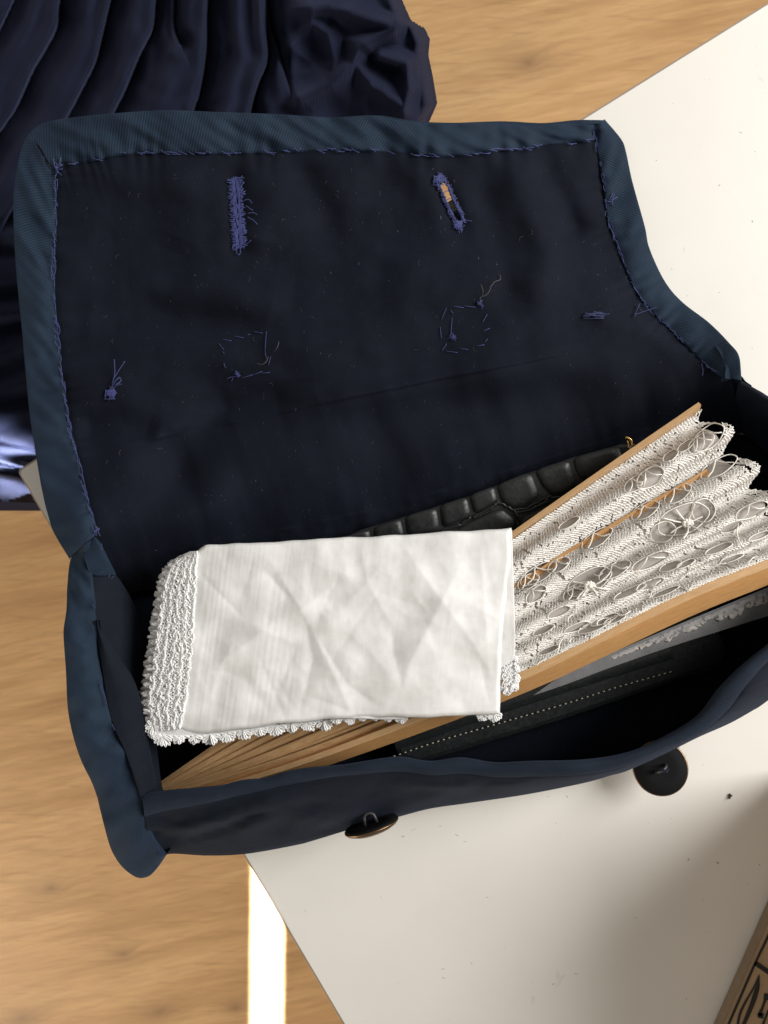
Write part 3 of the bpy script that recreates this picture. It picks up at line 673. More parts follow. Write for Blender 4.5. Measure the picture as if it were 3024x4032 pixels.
for x, y, n in ((225, 660, 8), (2398, 780, 5), (375, 2095, 4)):
    for k in range(n):
        a = random.uniform(0, 6.28); q = np.array([x, y]) + np.random.RandomState(k + x).normal(0, 9, 2); d = np.array([math.cos(a), math.sin(a)]) * random.uniform(10, 24)
        mb.tube(on_flap(np.array([q[0] - d[0], q[0], q[0] + d[0]]), np.array([q[1] - d[1], q[1] + 4, q[1] + d[1]]), np.array([.0015, .0024, .0015])), .00018, 5)
mb.build('hem_stitches', M_THREAD, flap, kind='stuff')
mb = MB(); c = catmull([(138, 552), (165, 595), (190, 640), (219, 668)], 16); mb.tube(on_flap(c[:, 0], c[:, 1], .0022), .00035, 6, taper=np.sin(np.linspace(.25, 2.9, 16))); mb.build('corner_seam', M_BUTTON, flap)

def buttonhole(line, w, dens, mb, seed, cut=False):
    rs = np.random.RandomState(seed); c = catmull(line, 60); tg = np.gradient(c, axis=0); tg = tg / np.linalg.norm(tg, axis=1)[:, None]
    for k in range(dens):
        i = rs.randint(0, 60); t = tg[i]; nr = np.array([-t[1], t[0]]); sgn = rs.choice((-1, 1))
        ww = w * (0.92 + .12 * math.sin(i * .9) * math.sin(i * .37))
        a0 = (0.45 if cut else rs.uniform(-.1, .3)) * ww; a1 = ww * rs.uniform(.75, 1.15)
        p0 = c[i] + nr * sgn * a0; p1 = c[i] + nr * sgn * a1 * rs.uniform(.8, 1.12) + t * rs.uniform(-14, 14)
        s = np.linspace(0, 1, 6)[:, None]; q = p0 * (1 - s) + p1 * s + t[None] * (rs.uniform(-7, 7) * np.sin(s * math.pi))
        mb.tube(on_flap(q[:, 0], q[:, 1], .0002 + .0007 * np.sin(s[:, 0] * math.pi) + rs.uniform(0, .0005)), .00014, 5)
        if rs.rand() < .55:                                                   # purl bumps along the cut
            q = c[i] + nr * sgn * (a0 + 4) + t[None] * np.linspace(-9, 9, 5)[:, None]; mb.tube(on_flap(q[:, 0], q[:, 1], .0013), .00022, 5)
def frays(mb, x, y, lst, r=.00017):
    for pts in lst:
        q = catmull(pts, 14); mb.tube(on_flap(q[:, 0], q[:, 1], .0012), r, 5)
mb = MB(); buttonhole([(925, 705), (930, 760), (935, 850), (942, 970)], 30, 380, mb, 3)
frays(mb, 0, 0, [[(892, 712), (930, 702), (962, 700)], [(960, 790), (980, 786), (992, 800)], [(968, 810), (985, 822), (995, 828)], [(975, 840), (1000, 838), (1012, 846)], [(975, 855), (998, 868), (1012, 882)],
                  [(935, 972), (931, 992), (938, 1004), (946, 996), (946, 972)], [(955, 965), (975, 958), (988, 946)], [(960, 715), (945, 740), (930, 765)], [(915, 980), (920, 965), (940, 962)]])
bh = mb.build('buttonhole', M_THREAD, flap); bh['label'] = 'closed buttonhole, thick frayed blue stitching'
mb = MB(); buttonhole([(1735, 715), (1752, 745), (1775, 800), (1800, 850), (1812, 880)], 26, 290, mb, 5, cut=True)
for k in range(26):
    q = np.array([[1730, 705]]) + np.random.RandomState(k).normal(0, 10, (4, 2)); mb.tube(on_flap(q[:, 0], q[:, 1], .0012), .0002, 5)
    q = np.array([[1808, 885]]) + np.random.RandomState(k + 50).normal(0, 9, (4, 2)); mb.tube(on_flap(q[:, 0], q[:, 1], .0012), .0002, 5)
frays(mb, 0, 0, [[(1820, 872), (1838, 868), (1858, 871)], [(1805, 890), (1806, 905), (1808, 918)], [(1812, 890), (1818, 904), (1816, 916)], [(1745, 760), (1760, 752), (1772, 750)], [(1755, 790), (1772, 782), (1785, 785)]])
bh = mb.build('buttonhole', M_THREAD, flap); bh['label'] = 'open slit buttonhole with floor showing through'

def running(lst, name, label, extra=(), knots=()):
    mb = MB()
    for a, b in lst:
        s = np.linspace(0, 1, 5)[:, None]; q = np.array(a, float) * (1 - s) + np.array(b, float) * s; mb.tube(on_flap(q[:, 0], q[:, 1], .0002 + .0004 * np.sin(s[:, 0] * math.pi)), .00013, 5)
    for x, y in knots:
        for k in range(9):
            q = np.array([[x, y]]) + np.random.RandomState(k + int(x)).normal(0, 7, (4, 2)); mb.tube(on_flap(q[:, 0], q[:, 1], .0008), .00012, 5)
    for pts in extra: q = catmull(pts, 16); mb.tube(on_flap(q[:, 0], q[:, 1], .0009), .00015, 5)
    o = mb.build(name, M_THREAD, flap); o['label'] = label
# left and right tacked squares (traced from the photograph)
q = lambda x, y: (400 + x * .482, 1200 + y * .482)
running([(q(990, 283), q(1060, 295)), (q(1085, 258), q(1160, 270)), (q(1185, 248), q(1212, 242)), (q(1240, 220), q(1315, 232)), (q(960, 320), q(1000, 370)), (q(988, 385), q(1003, 400)), (q(998, 480), q(1010, 515)),
         (q(1345, 222), q(1335, 380)), (q(1335, 380), q(1345, 440)), (q(1382, 425), q(1362, 495)), (q(1140, 600), q(1240, 570)), (q(1235, 572), q(1315, 545)), (q(1310, 562), q(1375, 552)), (q(1015, 608), q(1060, 590)),
         (q(1060, 590), q(1135, 580)), (q(1060, 630), q(1075, 590)), (q(1090, 545), q(1115, 575))], 'tacking_stitches', 'square of stitches on the left of the flap', knots=[q(1110, 565)])
q = lambda x, y: (1650 + x * .3617, 650 + y * .3617)
running([(q(370, 1538), q(485, 1552)), (q(490, 1535), q(620, 1548)), (q(700, 1525), q(678, 1578)), (q(742, 1628), q(685, 1718)), (q(695, 1810), q(770, 1775)), (q(745, 1895), q(712, 1930)), (q(622, 1972), q(712, 1955)),
         (q(440, 1998), q(535, 2008)), (q(285, 2025), q(420, 2042)), (q(300, 1945), q(245, 2028)), (q(232, 1765), q(242, 1890)), (q(298, 1555), q(240, 1690)), (q(360, 1665), q(345, 1855)), (q(295, 1890), q(395, 1870)),
         (q(345, 1580), q(370, 1615))], 'tacking_stitches', 'square of stitches on the right of the flap', knots=[q(370, 1870), q(660, 1505)])
mb = MB()
for pts in ([(440, 1525), (445, 1500), (452, 1470), (450, 1415)], [(448, 1490), (470, 1455), (492, 1422)], [(437, 1530), (450, 1505), (470, 1485), (476, 1500), (455, 1515)], [(437, 1532), (455, 1500), (472, 1487)], [(440, 1535), (458, 1518), (478, 1512)]):
    c = catmull(pts, 14); mb.tube(on_flap(c[:, 0], c[:, 1], .0010 + .003 * np.linspace(0, 1, 14)), .00017, 5)
for k in range(22):
    p = np.array([[436, 1548]]) + np.random.RandomState(k).normal(0, 10, (5, 2)); mb.tube(on_flap(p[:, 0], p[:, 1], .001), .0002, 5)
mb.build('thread_tuft', M_THREAD, flap)
mb = MB()
for k in range(14):
    p = np.array([[2345, 1240]]) + np.random.RandomState(k).normal(0, 1, (4, 2)) * np.array([20, 6]); mb.tube(on_flap(p[:, 0], p[:, 1], .001), .00017, 5)
for pts in ([(2360, 1238), (2400, 1236)], [(2498, 1250), (2510, 1215), (2520, 1195)], [(2495, 1240), (2540, 1225), (2585, 1210)], [(2510, 1200), (2525, 1225)], [(2762, 1430), (2768, 1460), (2765, 1480)]):
    c = catmull(pts, 8); mb.tube(on_flap(c[:, 0], c[:, 1], .0018), .00016, 5)
mb.build('loose_stitches', M_THREAD_D, flap, kind='stuff')
mb = MB()
for pts in ([(1895, 1190), (1890, 1175), (1898, 1168), (1912, 1163), (1928, 1145), (1935, 1125), (1950, 1108), (1962, 1105), (1972, 1098), (1968, 1080)], [(1900, 1165), (1902, 1145), (1894, 1120)], [(1012, 1430), (1030, 1435), (1048, 1425), (1056, 1405)], [(1080, 1385), (1092, 1368), (1098, 1345)]):
    c = catmull(pts, 24); mb.tube(on_flap(c[:, 0], c[:, 1], .0012 + .002 * np.sin(np.linspace(0, 3.1, 24))), .00009, 5)
rs = np.random.RandomState(11)
for k in range(60):
    x, y = rs.uniform(300, 2500), rs.uniform(680, 1850); a = rs.uniform(0, 6.28); L = rs.uniform(5, 14)
    if not (x < 2330 + (y - 600) * .3 and y < 2000 - .25 * (x - 300)): continue
    c = catmull([(x, y), (x + L * math.cos(a), y + L * math.sin(a)), (x + 1.7 * L * math.cos(a + .5), y + 1.7 * L * math.sin(a + .5))], 6); mb.tube(on_flap(c[:, 0], c[:, 1], .0004), .000028, 4)
mb.build('lint', M_FUZZ, flap, kind='stuff')
mb = MB()
for pts in ([(385, 2263), (405, 2250)], [(428, 2275), (432, 2262)], [(438, 2280), (448, 2268)], [(400, 2140), (402, 2165)], [(375, 2395), (362, 2380)], [(395, 2690), (423, 2780)], [(440, 2850), (452, 2876)]):
    c = catmull(pts, 6); mb.tube(P(c[:, 0], c[:, 1], zg(c[:, 0], c[:, 1]) + .0022), .00018, 5)
mb.build('side_stitches', M_THREAD_D, gus, kind='stuff')

# ------------------------------------------------------------------ wallet under the fan
wal = empty('wallet', (0, 0, 0), 'black crocodile-embossed leather wallet lying under the fan inside the bag', 'wallet')
def build_wallet():
    out = np.array([(1270, 2150), (1420, 2085), (1582, 2036), (1835, 1956), (2088, 1858), (2240, 1804), (2440, 1748), (2490, 1745), (2560, 1900), (2860, 2560), (2840, 2620), (2200, 2840), (1640, 3010), (1570, 2990)], float)
    zt = TPS([(1420, 2085, .030), (2460, 1748, .033), (2840, 2600, .018), (1600, 3000, .018), (2000, 2300, .026)])
    globals()['wz'] = zt
    n = len(out); c = out.mean(0); v = []; f = []
    for k, (sc_, dz) in enumerate(((0.97, 0.0), (0.993, -.0007), (1.0, -.003), (1.0, -.010), (.99, -.012))):
        q = c + (out - c) * sc_; v.append(P(q[:, 0], q[:, 1], np.maximum(zt(q[:, 0], q[:, 1]) + dz, .0046)))
    for k in range(4):
        for i in range(n): f.append((k * n + i, (k + 1) * n + i, (k + 1) * n + (i + 1) % n, k * n + (i + 1) % n))
    f.append(tuple(range(n)))
    fix_normals(new_obj('body', np.vstack(v), f, M_LEATHER, wal, smooth=False))
    z = lambda x, y: (1300 + x * .7233, 1700 + y * .7233)
    scales = [[(40, 580), (215, 530), (225, 590), (60, 600)], [(235, 522), (385, 468), (408, 575), (240, 600)], [(403, 458), (580, 406), (602, 540), (422, 575)], [(594, 398), (745, 350), (772, 462), (612, 532)],
              [(755, 345), (892, 292), (916, 384), (785, 455)], [(902, 288), (1090, 212), (1148, 350), (1060, 420), (985, 422), (930, 380)], [(1112, 205), (1300, 145), (1346, 300), (1290, 345), (1205, 352), (1150, 290)],
              [(1318, 138), (1575, 68), (1600, 160), (1480, 260), (1390, 285), (1345, 235)], [(640, 560), (770, 480), (930, 410), (1015, 480), (1010, 600), (640, 640)], [(1035, 470), (1130, 425), (1200, 390), (1260, 380), (1200, 560), (1030, 640)],
              [(1290, 360), (1420, 290), (1500, 290), (1400, 420)], [(430, 590), (600, 550), (620, 650), (440, 680)]]
    for sidx, s in enumerate(scales):
        p = np.array([z(*q_) for q_ in s]); c = p.mean(0); p = c + (p - c) * .985
        for _ in range(2):                                   # round the corners
            a = p * .86 + np.roll(p, -1, 0) * .14; b = p * .14 + np.roll(p, -1, 0) * .86; p = np.stack([a, b], 1).reshape(-1, 2)
        m = len(p); v = []; f = []
        for k, (q_, dz) in enumerate(((1.0, -.0007), (.985, .0000), (.94, .0006), (.6, .0009), (.2, .0009))):
            r = c + (p - c) * q_; v.append(P(r[:, 0], r[:, 1], zt(r[:, 0], r[:, 1]) + dz + .00025 * perlin(r[:, 0] / 40, r[:, 1] / 40)))
        for k in range(4):
            for i in range(m): f.append((k * m + i, (k + 1) * m + i, (k + 1) * m + (i + 1) % m, k * m + (i + 1) % m))
        f.append(tuple(4 * m + i for i in range(m)))
        o = new_obj('scale', np.vstack(v), f, M_LEATHER, wal); fix_normals(o)
    # wrinkled skin between the scales
    mb = MB()
    for pts in ([(770, 465), (860, 420), (920, 385)], [(780, 475), (850, 440), (905, 392)], [(920, 385), (1000, 430), (1030, 480)], [(990, 430), (1080, 410), (1160, 365), (1200, 355)], [(1000, 445), (1100, 420), (1190, 370)],
                [(1200, 360), (1290, 350), (1350, 310)], [(1020, 480), (1015, 560), (1020, 620)], [(600, 540), (700, 510), (770, 465)], [(1350, 300), (1400, 290), (1480, 270)], [(1100, 420), (1140, 395), (1190, 385)]):
        c = catmull([z(*q_) for q_ in pts], 18); c += np.random.RandomState(len(mb.v)).normal(0, 2.0, c.shape)
        mb.tube(P(c[:, 0], c[:, 1], zt(c[:, 0], c[:, 1]) + .0006), .00055, 6)
    mb.build('skin_folds', M_LEATHER, wal)
    # lower edge: raised flap and its row of pale stitches
    a = catmull([(1560, 2950), (1900, 2830), (2250, 2715), (2650, 2590)], 40); b = a + np.array([-25, -105])
    grid = np.stack([P(b[:, 0], b[:, 1], zt(b[:, 0], b[:, 1]) + .0006), P(a[:, 0] * .7 + b[:, 0] * .3, a[:, 1] * .7 + b[:, 1] * .3, zt(a[:, 0], a[:, 1]) + .0012), P(a[:, 0], a[:, 1], zt(a[:, 0], a[:, 1]) + .0012), P(a[:, 0] + 3, a[:, 1] + 5, zt(a[:, 0], a[:, 1]) - .0004)], 1)
    grid_obj('edge_strip', grid, M_LEATHER, wal)
    mb = MB(); c = catmull([(1530, 2985), (1738, 2915), (2000, 2838), (2230, 2770), (2430, 2706), (2660, 2640)], 53)
    for i in range(1, 52):
        d = (c[i + 1] - c[i - 1]); d /= np.linalg.norm(d); p = np.stack([c[i] - d * 4.5, c[i], c[i] + d * 4.5]); mb.tube(P(p[:, 0], p[:, 1], zt(p[:, 0], p[:, 1]) + np.array([.0004, .0009, .0004])), .00026, 6)
    mb.build('stitch_row', M_DOT, wal, kind='stuff')
    mb = MB()
    for pts, r in (([(2462, 1722), (2478, 1728), (2488, 1742), (2490, 1758)], .0007), ([(2478, 1770), (2490, 1768), (2500, 1778)], .0006), ([(2470, 1735), (2475, 1750), (2474, 1765)], .0004)):
        c = catmull(pts, 10); mb.tube(P(c[:, 0], c[:, 1], .0375), r, 8)
    mb.build('clasp', M_BRASS, wal)
build_wallet()

# ------------------------------------------------------------------ folding fan
fan = empty('folding_fan', (0, 0, 0), 'half-open bamboo folding fan with ivory lace leaf, lying in the bag', 'fan')
NS = 240
def curve3(lst): return catmull(P(np.array([q[0] for q in lst], float), np.array([q[1] for q in lst], float), np.array([q[2] for q in lst], float)), NS)
FU = curve3([(505, 3195, .015), (915, 2912, .030), (1480, 2510, .0385), (2020, 2128, .044), (2420, 1850, .048), (2768, 1612, .051)])
FL = curve3([(505, 3195, .015), (940, 3068, .027), (1368, 2922, .036), (2035, 2652, .0435), (2645, 2352, .049), (3024, 2195, .051), (3150, 2138, .0515)])
TK = np.array([0, .055, .175, .315, .455, .575, .675, .765, .845, .915, 1.0]); TP = np.array([.6, 1, 2, 3, 4, 5, 6, 7, 8, 9, 10]) * math.pi
def lerp_curve(C_, s): 
    k = np.asarray(s, float) * (NS - 1); return np.stack([np.interp(k, np.arange(NS), C_[:, j]) for j in range(3)], -1)
def leaf(s, t, lift=0.0):
    s, t = np.broadcast_arrays(np.asarray(s, float), np.asarray(t, float))
    p = lerp_curve(FU, s) * (1 - t)[..., None] + lerp_curve(FL, s) * t[..., None]
    amp = 0.0050 * sstep(.35, .95, s) * np.interp(t, [0, .2, .6, 1], [1, 1, .8, .55])
    ph = np.cos(np.interp(t, TK, TP))
    ph = np.sign(ph) * np.abs(ph) ** 0.75
    z = amp * ph - .0012 + .0007 * perlin(s * 22 + 3, t * 14) * sstep(.4, 1, t) + .0003 * perlin(s * 45, t * 25)
    p = p.copy(); p[..., 2] += z + lift
    return p
FDIR = lambda t: (lambda d: d / np.linalg.norm(d))((FU[-1] * (1 - t) + FL[-1] * t) - FU[0])
def bar(name, cl, width, thick, tilt, mat, parent, off=(0, 0, 0), out=None):
    """Thin slat along a curve: width lies across it, turned by tilt from flat."""
    n = len(cl); tg = np.gradient(cl, axis=0); tg /= np.linalg.norm(tg, axis=1)[:, None]
    side = np.cross(tg, [0, 0, 1]); side /= np.linalg.norm(side, axis=1)[:, None]; upv = np.cross(side, tg)
    w = np.broadcast_to(np.asarray(width, float), (n,))[:, None]; th = np.broadcast_to(np.asarray(thick, float), (n,))[:, None]; ti = np.broadcast_to(np.asarray(tilt, float), (n,))[:, None]
    wd = side * np.cos(ti) + upv * np.sin(ti); td = -side * np.sin(ti) + upv * np.cos(ti)
    c = cl + np.asarray(off); e = .22
    prof = [(-.5, -.5 + e), (-.5, .5 - e), (-.5 + e * .12, .5), (.5 - e * .12, .5), (.5, .5 - e), (.5, -.5 + e), (.5 - e * .12, -.5), (-.5 + e * .12, -.5)]
    v = np.stack([c + wd * w * a + td * th * b for a, b in prof], 1); m = 8; f = []
    for i in range(n - 1):
        for k in range(m): f.append((i * m + k, i * m + (k + 1) % m, (i + 1) * m + (k + 1) % m, (i + 1) * m + k))
    f.append(tuple(reversed(range(m)))); f.append(tuple((n - 1) * m + k for k in range(m)))
    L = np.concatenate([[0], np.cumsum(np.linalg.norm(np.diff(cl, axis=0), axis=1))]) * 100
    uv = np.stack(np.broadcast_arrays(L[:, None] + random.uniform(0, 50), (np.arange(m) * .17 + random.uniform(0, 9))[None]), -1)
    o = new_obj(name, v, f, mat, parent, uv, smooth=False)
    o.data.polygons.foreach_set('use_smooth', [False] * len(o.data.polygons))
    return o
sg = np.linspace(0.02, 1, 60)
# lower guard: thick stave with its broad face leaning to the front
cl = lerp_curve(FL, np.linspace(.02, 1.0, 60)); k = .42 + .58 * np.clip(np.linspace(0, 1, 60) / .8, 0, 1)
tg = np.gradient(cl, axis=0); tg /= np.linalg.norm(tg, axis=1)[:, None]; sd = np.cross(tg, [0, 0, 1]); sd /= np.linalg.norm(sd, axis=1)[:, None]
Z = np.array([0, 0, 1.0]); kk = k[:, None]
ring = [cl + Z * .0006, cl + sd * .0034 * kk + Z * .0012, cl + sd * .0041 * kk + Z * .0006, cl + sd * .0118 * kk - Z * .0072 * kk, cl + sd * .0120 * kk - Z * .0082 * kk, cl + sd * .0095 * kk - Z * .0100 * kk, cl - Z * .0035]
v = np.stack(ring, 1); m = len(ring); f = []
for i in range(59):
    for j in range(m): f.append((i * m + j, i * m + (j + 1) % m, (i + 1) * m + (j + 1) % m, (i + 1) * m + j))
f.append(tuple(reversed(range(m)))); f.append(tuple(59 * m + j for j in range(m)))
uv = np.stack(np.broadcast_arrays(np.linspace(0, 26, 60)[:, None], np.array([0, .35, .42, 1.2, 1.3, 1.5, 2.0])[None]), -1)
g = new_obj('guard', v, f, M_GUARD, fan, uv, smooth=False); g.data.materials.append(M_STICK)
for i in range(59): g.data.polygons[i * m].material_index = 1
g.data.update(); g['label'] = 'thick front guard stave'
# upper guard: standing on edge
ug = bar('guard', lerp_curve(FU, sg), .0016, .010 * (.5 + .5 * sg), 0.35, M_STICK, fan, off=(-.0006, .0008, -.003)); ug['label'] = 'rear guard stave standing on edge'
NST = 15
for i in range(NST):
    t = (i + .6) / NST
    s = np.linspace(.02, .93, 40)
    c = lerp_curve(FU, s) * (1 - t) + lerp_curve(FL, s) * t
    c[:, 2] -= .0035 + .0045 * sstep(.3, .6, s) + .0004 * random.uniform(-1, 1)
    w = .0055 - .0018 * sstep(.3, .5, s)
    tl = -(.62 + .15 * random.uniform(-1, 1)) * np.ones(40)
    bar('stick', c + np.array([0, 0, 1]) * .0012 * math.sin(i * 2.4), w, .0009, tl, M_STICK, fan)
# the slat that shows through the lace
RIB = [(2000, 2335), (2084, 2286), (2211, 2202), (2334, 2128), (2384, 2098), (2563, 1994), (2668, 1936), (2835, 1836), (2880, 1806)]
# leaf backing
sv, tv = np.meshgrid(np.linspace(.45, .99, 90), np.linspace(.015, 1.0, 260), indexing='ij')
def rend(t): return .992 + .020 * np.sqrt(np.clip(.5 + .5 * np.cos(np.interp(t, TK, TP)), 0, 1))
bpt = leaf(sv * 1.0, tv, -.0003 - .0016 * np.exp(-((tv - .315) / .045) ** 2))
grid_obj('leaf_backing', bpt, M_BACKING, fan, np.stack([sv * 28, tv * 10], -1))

# lace: real threads. openings are given as (x, y, rx, ry, angle) in photo coordinates
OPEN = [(2790, 1722, 62, 34, -40), (2760, 1745, 50, 26, -35), (2560, 1880, 52, 30, -35), (2500, 1905, 42, 22, -35), (2830, 1838, 70, 26, -30), (2668, 1945, 52, 24, -33), (2540, 2010, 52, 24, -30), (2350, 2120, 60, 24, -33),
        (2120, 2258, 70, 26, -30), (2080, 2290, 40, 22, -30), (2200, 2225, 42, 20, -30), (2690, 2045, 92, 48, -22), (2610, 2095, 45, 34, -25), (2770, 2010, 40, 40, -20), (2320, 2290, 82, 38, -28), (2420, 2245, 60, 22, -28), (2270, 2330, 50, 24, -28), (2110, 2340, 42, 20, -40),
        (2960, 2010, 60, 22, -25), (2880, 2075, 40, 14, -25), (2560, 2210, 70, 20, -25), (2480, 2330, 60, 12, -25), (2200, 2410, 42, 14, -25), (2140, 2480, 40, 12, -25), (2270, 2470, 46, 12, -22), (2340, 2465, 60, 16, -22), (2380, 2440, 50, 12, -22), (2560, 2300, 50, 14, -22),
        (2640, 2230, 40, 14, -22), (2700, 2220, 34, 10, -25), (2420, 2500 - 60, 40, 10, -22), (2620, 2330, 50, 9, -22), (2880, 2200, 44, 9, -20), (2830, 2160, 50, 12, -22), (2160, 2560, 40, 10, -22), (2640, 1735 + 60, 30, 14, -35), (2700, 1755, 34, 13, -35), (2990, 2110, 40, 10, -22), (2240, 2120 - 60, 40, 12, -30)]
def opening(x, y):
    m = np.zeros(np.shape(x))
    for ox, oy, rx, ry, a in OPEN:
        ca, sa = math.cos(R(a)), math.sin(R(a)); dx, dy = x - ox, y - oy
        rx = rx * 1.12; ry = ry * (1.3 if ry > 20 else 1.1)
        u = (dx * ca + dy * sa) / rx; w = (-dx * sa + dy * ca) / ry; m = np.maximum(m, 1.0 - (u * u + w * w))
    return m          # > 0 inside
def build_lace():
    ns, nt = 236, 120
    si, ti = np.meshgrid(np.arange(ns), np.arange(nt), indexing='ij')
    t = ti / (nt - 1.0); s = .50 + (rend(t) - .50) * (si / (ns - 1.0))
    s = s + .0006 * rng.normal(size=s.shape); t = np.clip(t + .0010 * rng.normal(size=s.shape), 0, 1)
    p = leaf(np.minimum(s, 1.03), t, .0004); over = np.maximum(s - 1.0, 0)
    p += over[..., None] * (FDIR(.4) * .28)
    x, y = proj(p); inside = opening(x, y) > 0
    # rows of pin holes down the middle of each leaf of lace
    mark = (np.abs(perlin(s * 30 + 1.3, t * 9 + .5)) < .07) & ((si // 2) % 2 == 0)
    node = (si + ti) % 2 == 0
    dead = inside
    V = []; F = []; cnt = 0
    hw = .00022
    E = []
    for di, dj in ((1, 1), (1, -1)):
        a_i = si[:-1, :] if dj == 1 else si[:-1, :]
        for_ = node[:-1, :-1] if dj == 1 else node[:-1, 1:]
        A = p[:-1, :-1] if dj == 1 else p[:-1, 1:]; B = p[1:, 1:] if dj == 1 else p[1:, :-1]
        dA = dead[:-1, :-1] if dj == 1 else dead[:-1, 1:]; dB = dead[1:, 1:] if dj == 1 else dead[1:, :-1]
        mk = mark[:-1, :-1] if dj == 1 else mark[:-1, 1:]
        ok = for_ & ~dA & ~dB & ~(mk)
        # both diagonals start on even nodes; odd cells take the other diagonal through the shared nodes
        E.append((A[ok], B[ok], .00007 * dj))
    # cloth-stitch: cross threads, denser, on alternate rows
    okh = False & node[:, :-2] & ~dead[:, :-2] & ~dead[:, 2:] & (perlin(s[:, :-2] * 17 + 5, t[:, :-2] * 8) > .22)
    E.append((p[:, :-2][okh], p[:, 2:][okh], .0))
    for A, B, dz in E:
        d = B - A; ln = np.maximum(np.linalg.norm(d, axis=1), 1e-9)[:, None]; d = d / ln
        sdv = np.cross(d, [0, 0, 1.0]); sdv /= np.maximum(np.linalg.norm(sdv, axis=1), 1e-9)[:, None]
        h = hw * rng.uniform(.75, 1.3, size=(len(A), 1)); a = A - d * .0001; b = B + d * .0001; up_ = np.array([0, 0, 1.0])
        # three-sided thread
        tri = np.stack([a - sdv * h + up_ * dz, a + sdv * h + up_ * dz, a + up_ * (dz + .00012), b - sdv * h + up_ * dz, b + sdv * h + up_ * dz, b + up_ * (dz + .00012)], 1)
        k = np.arange(len(A))[:, None] * 6 + cnt
        F.append(np.concatenate([k + np.array([[0, 3, 5, 2]]), k + np.array([[2, 5, 4, 1]])], 0)); V.append(tri.reshape(-1, 3)); cnt += tri.shape[0] * 6
    o = new_obj('lace_net', np.vstack(V), np.vstack(F), M_LACE_W, fan, kind='stuff', smooth=True)
    return o
lace = build_lace()
